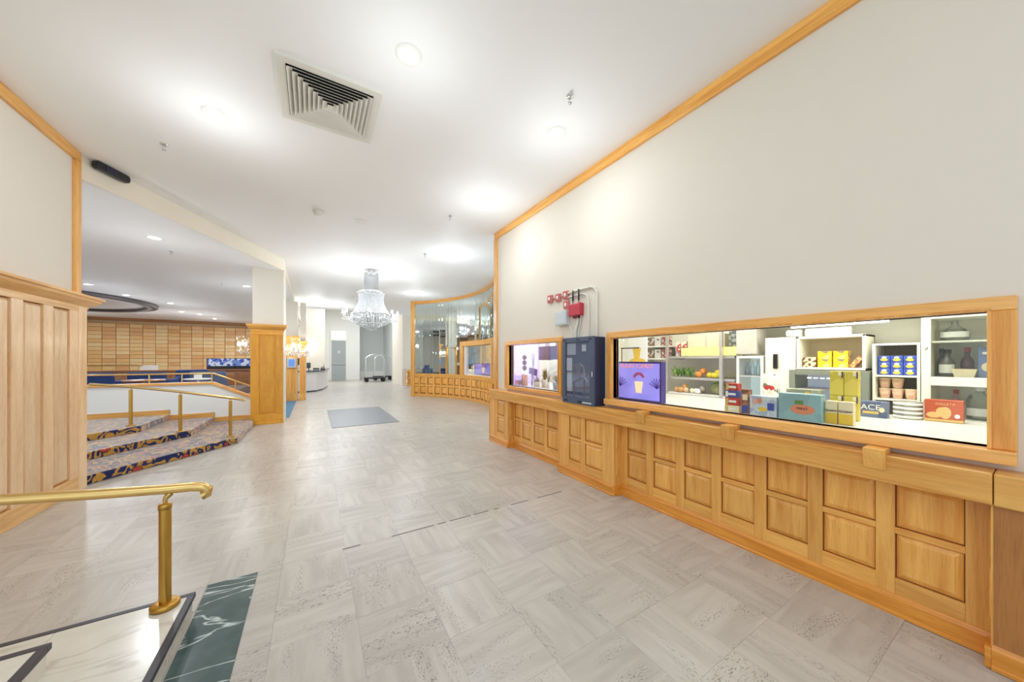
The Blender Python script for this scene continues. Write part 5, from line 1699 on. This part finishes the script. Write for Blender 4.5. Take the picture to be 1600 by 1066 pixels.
MB().tube([(3.4, 5.2, 1.28), (3.4, 5.2, 2.4)], .004, 5).build('cord', M['steel'], hm)
for k, z in enumerate((1.34, 1.44, 1.54)):
    MB().sphere((3.4, 5.2, z), .045, 12, 8, (1, 1, 1.1)).build('ornament', plain('plum_ornament_%d' % k, srgb(112, 78, 104), .4), hm)
o = thing('ornament_stand', 'grey openwork stand beside the hanging dark ornaments', 'stand', (3.5, 5.05, 1.03))
for k in range(4):
    MB().tube([(3.5 + .04 * math.cos(k * 1.57), 5.06 + .04 * math.sin(k * 1.57), 1.031), (3.5, 5.06, 1.3), (3.5 + .03 * math.cos(k * 1.57 + 1), 5.06 + .03 * math.sin(k * 1.57 + 1), 1.62)], .007, 6).build('rod', M['steel'], o)
bs = thing('lit_cards', 'pile of pink lit cards at the lower left of the small window', 'cards', (3.2, 5.1, 1.03))
for k in range(8):
    MB().obox((3.22 + .03 * (k % 3), 5.2 - .035 * k, 1.075 + .012 * (k % 3)), .004, .06, .085, R(random.uniform(-30, 30)), R(random.uniform(-15, 15))).build('card', (ink['pink'], M['paper'], ink['white'])[k % 3], bs)
# kiosk plants
for k, (x, y) in enumerate(((5.35, 12.15), (5.4, 11.9))):
    plant('%s black and white plant in the curved wall window' % ['left', 'right'][k], x, y, .945, .12, .45, (M['black'], ink['white'])[k], M['white'], 20)

# ================================================================== RECEPTION, LUGGAGE CARTS, BARRIER POSTS
rd = thing('reception_desk', 'curved pale reception desk with a dark stone top', 'desk', (-.5, 20, 0))
arc = [(-1.3, 17.63), (-.9, 17.62), (-.25, 17.66), (.13, 17.96), (.41, 18.94), (.58, 20.2), (.70, 21.6), (.70, 23.2)]


def offset_arc(d):
    out = []
    for i, p in enumerate(arc):
        a = Vector(arc[min(i + 1, len(arc) - 1)]) - Vector(arc[max(i - 1, 0)])
        n = Vector((a.y, -a.x)).normalized()
        out.append((p[0] + n.x * d, p[1] + n.y * d))
    return out


def ribbon(d0, d1, z0, z1):
    A, B_ = offset_arc(d0), offset_arc(d1)
    return MB().prism(A + B_[::-1], 'z', z0, z1)


ribbon(-.05, .0, .07, .93).build('front_panel', M['desk_front'], rd)
ribbon(-.06, -.03, 0, .07).build('toe_kick', M['desk_top'], rd)
ribbon(-.45, .07, .93, .985).build('counter_top', M['desk_top'], rd)
for (x, y, lab, s) in ((-.2, 18.3, 'black computer monitor on the reception desk', 1.0),):
    mo = thing('computer_monitor', lab, 'monitor', (x, y, .986))
    box('stand', (x - .1, x + .1, y - .06, y + .06, .986, 1.0), M['black'], mo)
    box('neck', (x - .02, x + .02, y, y + .03, 1.0, 1.15), M['black'], mo)
    MB().obox((x, y, 1.22), .4, .03, .26, R(70)).build('screen', M['black'], mo, .005)
mo = thing('card_printer', 'dark grey card printer on the reception desk', 'printer', (.1, 18.3, .986))
box('body', (-.02, .22, 18.15, 18.45, .986, 1.1), M['ring_dark'], mo, .01)
box('tray', (.0, .2, 18.1, 18.15, 1.0, 1.03), M['steel'], mo)
mo = thing('desk_phone', 'black phone at the right end of the reception desk', 'phone', (.4, 19.3, .986))
box('base', (.3, .5, 19.1, 19.4, .986, 1.06), M['black'], mo, .01)
MB().tube([(.33, 19.12, 1.1), (.4, 19.2, 1.13), (.47, 19.38, 1.1)], .025, 8).build('handset', M['black'], mo)
MB().tube([(.45, 19.35, 1.05), (.45, 19.35, 1.28)], .01, 6).build('aerial', M['black'], mo)


def cart(x, y, label):
    c = thing('luggage_cart', label, 'luggage cart', (x, y, 0), 0.0, 'luggage carts')
    L, W, H_ = 1.3, .6, 1.85
    box('deck', (-L / 2, L / 2, -W / 2, W / 2, .22, .3), plain('cart_carpet', srgb(60, 62, 70), .8), c, .02)
    box('bumper', (-L / 2 - .03, L / 2 + .03, -W / 2 - .03, W / 2 + .03, .235, .275), M['black'], c, .01)
    for sx in (-1, 1):
        for sy in (-1, 1):
            w = MB().lathe([(.02, -.03), (.11, -.03), (.12, 0), (.11, .03), (.02, .03)], (0, 0, 0), 14)
            w.v = [(sx * L * .4 + p[0], sy * W * .4 + p[2], .12 + p[1]) for p in w.v]
            w.build('wheel', M['black'], c)
    for sy in (-1, 1):
        pts = [(-L / 2 + .06, sy * W * .4, .3)] + [(-L / 2 * math.cos(t * math.pi / 8) * .91, sy * W * .4 * (1 - .5 * math.sin(t * math.pi / 8)), .3 + (H_ - .65) + .35 * math.sin(t * math.pi / 8)) for t in range(9)] + [(L / 2 - .06, sy * W * .4, .3)]
        MB().tube(pts, .022, 8).build('hoop', M['chrome'], c)
    MB().tube([(-.4, 0, H_ - .12), (.4, 0, H_ - .12)], .02, 8).build('hanging_bar', M['chrome'], c)
    return c


cart(3.55, 23.9, 'chrome luggage cart on the left in the far alcove')
cart(4.35, 25.6, 'chrome luggage cart on the right in the far alcove')
for k, (x, y) in enumerate(((4.02, 17.6), (4.3, 18.3))):
    b = thing('barrier_post', ['front slim steel barrier post beside the curved wall end', 'rear slim steel barrier post by the pier panelling'][k], 'post', (x, y, 0), None, 'steel barrier posts')
    MB().tube([(x, y, .02), (x, y, .95)], .03, 10).build('post', M['chrome'], b)
    MB().lathe([(0, 0), (.15, 0), (.14, .02), (.04, .035), (0, .035)], (x, y, 0), 18).build('base', M['steel'], b)
    MB().lathe([(0, .95), (.036, .95), (.036, 1.0), (0, 1.01)], (x, y, 0), 12).build('head', M['steel'], b)
hl = thing('hall_fill_panel', 'large unseen flat panel added to light the far hall', 'ceiling lamp', (2.2, 22.5, 5.2))  # added out of sight to carry the far hall's fill light
box('diffuser', (.7, 3.7, 21.0, 24.0, 5.16, 5.199), M['white'], hl, .01)
add_light('hall_fill', 'AREA', (2.2, 22.5, 5.12), 160, hl, 3.0, (.95, .98, 1))
wl = thing('wall_lamp', 'small glowing wall lamp on the cream reception wall', 'wall lamp', (-.35, 24.1, 2.1))
MB().lathe([(0, -.1), (.07, -.1), (.12, .12), (0, .12)], (-.35, 24.05, 2.15), 14).build('shade', plain('glowing_shade', (1, .96, .88, 1), .5, emit=2.0), wl)
box('backplate', (-.4, -.3, 24.12, 24.2, 2.0, 2.2), M['brass'], wl)
add_light('wall_lamp_light', 'POINT', (-.35, 23.8, 2.3), 10, wl, .1, (1, .95, .86))

# ================================================================== LOUNGE
bwl = MB().box(-13, -2.4, 25.3, 25.6, 0, LC).build('wall_lounge', plain('dark_mortar', srgb(222, 186, 140), .8))
struct(bwl, 'curving brown block wall at the back of the lounge')
blk = {}
bcol = [printed('unused_print', srgb(0, 0, 0), srgb(0, 0, 0))][:0]
tones = [plain('tan_block_%d' % k, srgb(*c), .5, var=.12, scale=12) for k, c in enumerate(((246, 200, 136), (240, 188, 120), (250, 210, 152), (230, 174, 112), (244, 198, 140)))]
bmesh_ = [MB().box(-.232, .232, -.03, .03, -.095, .095).mesh('block', m_, .006, False)[0] for m_ in tones]
n = 0
for r in range(16):
    for c in range(18):
        x = -11.4 + c * .48
        z = .44 + r * .202
        if z + .09 > LC - .1:
            continue
        xm = x + 5.5
        o = link('block', bmesh_[random.randrange(5)], (x, 25.24 - .012 * (xm + 1.2) ** 2 * .8 + random.uniform(-.006, .006), z), bwl)
        o.rotation_euler = (0, 0, math.atan(-.0192 * (xm + 1.2)))
        n += 1
t = MB().box(-12, -2.4, 24.55, 25.3, LC - .1, LC).build('trim_5', wood('brown_cornice', 'x', srgb(140, 84, 40), srgb(176, 116, 62)))
struct(t, 'brown cornice along the top of the block wall')
lo = MB().box(-14, -13, 5.9, 30, 0, LC).build('wall_lounge_left', M['wall'])
struct(lo, 'cream side wall of the lounge')

bar = thing('bar_counter', 'long brown bar counter in front of the block wall', 'bar', (-6, 20, .33))
box('front', (-10, -2.6, 20.0, 20.1, .33, 1.0), M['brown_wood'], bar)
box('top', (-10.1, -2.5, 19.9, 20.6, 1.0, 1.05), M['brown_wood'], bar, .008)
for k in range(13):
    raised_panel(.46, .48, M['brown_wood'], -9.7 + k * .57, 20.0, .66, 0, bar, .02, .05)
br2 = thing('brass_bar_rail', 'thin brass rail with posts along the bar counter', 'railing', (-7, 20, 1.05))
MB().tube([(-10, 20, 1.27), (-6.2, 20, 1.27)], .03, 8).build('rail', M['brass'], br2)
for k in range(6):
    MB().tube([(-9.9 + k * .72, 20, 1.051), (-9.9 + k * .72, 20, 1.27)], .022, 8).build('baluster', M['brass'], br2)
sn = thing('bar_screen', 'wide bright blue screen with a dark stripe on the bar counter', 'screen', (-3.4, 20.2, 1.05))
box('casing', (-4.21, -2.6, 20.2, 20.3, 1.051, 1.56), M['black'], sn, .01)
box('display', (-4.18, -2.62, 20.19, 20.2, 1.2, 1.54), printed('blue_video', srgb(120, 150, 220), srgb(226, 234, 248), 9, .45, third=srgb(60, 90, 190)), sn)
box('stand', (-4.0, -3.2, 20.1, 20.19, 1.051, 1.2), M['black'], sn, .01)
o = carton('menu_stand', 'white menu stand on the bar counter left of the screen', 'menu', 0, 0, .01, 0, .01, .01, M['paper'])
bpy.data.objects.remove(o.children[0])
box('card', (-6.3, -5.75, 20.05, 20.07, 1.051, 1.25), M['paper'], o)


def armchair(x, y, rz, mat, label):
    c = thing('armchair', label, 'armchair', (x, y, .33), rz, 'lounge armchairs')
    w = .36
    box('seat', (-w, w, -.34, .3, .2, .42), mat, c, .04)
    box('backrest', (-w - .04, w + .04, .24, .38, .2, .82), mat, c, .05)
    for s in (-1, 1):
        box('armrest', (s * w - .07, s * w + .07, -.34, .3, .2, .6), mat, c, .04)
        for yy in (-.28, .28):
            MB().tube([(s * .3, yy, 0), (s * .3, yy, .22)], .022, 8, r_end=.03).build('leg', M['brown_wood'], c)
    return c


armchair(-4.95, 13.3, R(180), M['blue_seat'], 'leftmost deep blue armchair behind the low white wall')
armchair(-3.95, 13.5, R(172), M['blue_seat'], 'deep blue armchair beside the brown table')
armchair(-2.75, 13.3, R(195), M['slate_seat'], 'slate blue armchair with the white napkin stand behind it')
armchair(-3.5, 15.2, R(20), M['blue_seat'], 'deep blue armchair farther back near the bar')
tb = thing('lounge_table', 'round brown table between the lounge armchairs', 'table', (-3.75, 12.2, .33))
MB().lathe([(0, .6), (.38, .6), (.4, .62), (.4, .64), (.38, .65), (0, .65)], (-3.75, 12.2, .33), 28).build('top', M['brown_wood'], tb)
MB().lathe([(.22, 0), (.2, .03), (.04, .06), (.035, .6)], (-3.75, 12.2, .33), 18).build('pedestal', M['brown_wood'], tb)
o = thing('napkin_stand', 'white napkin stand on the bar side of the low wall', 'stand', (-2.72, 12.2, .98))
box('plate', (-2.8, -2.64, 12.18, 12.22, .99, 1.1), M['white'], o, .004)
box('foot', (-2.78, -2.66, 12.14, 12.26, .98, .99), M['white'], o)
tb2 = thing('side_table', 'small white side table carrying the napkin stand', 'table', (-2.72, 12.2, .33))
MB().lathe([(0, .62), (.3, .62), (.3, .65), (0, .65)], (-2.72, 12.2, .33), 24).build('top', M['white'], tb2)
MB().lathe([(.18, 0), (.16, .03), (.03, .05), (.03, .62)], (-2.72, 12.2, .33), 14).build('pedestal', M['steel'], tb2)
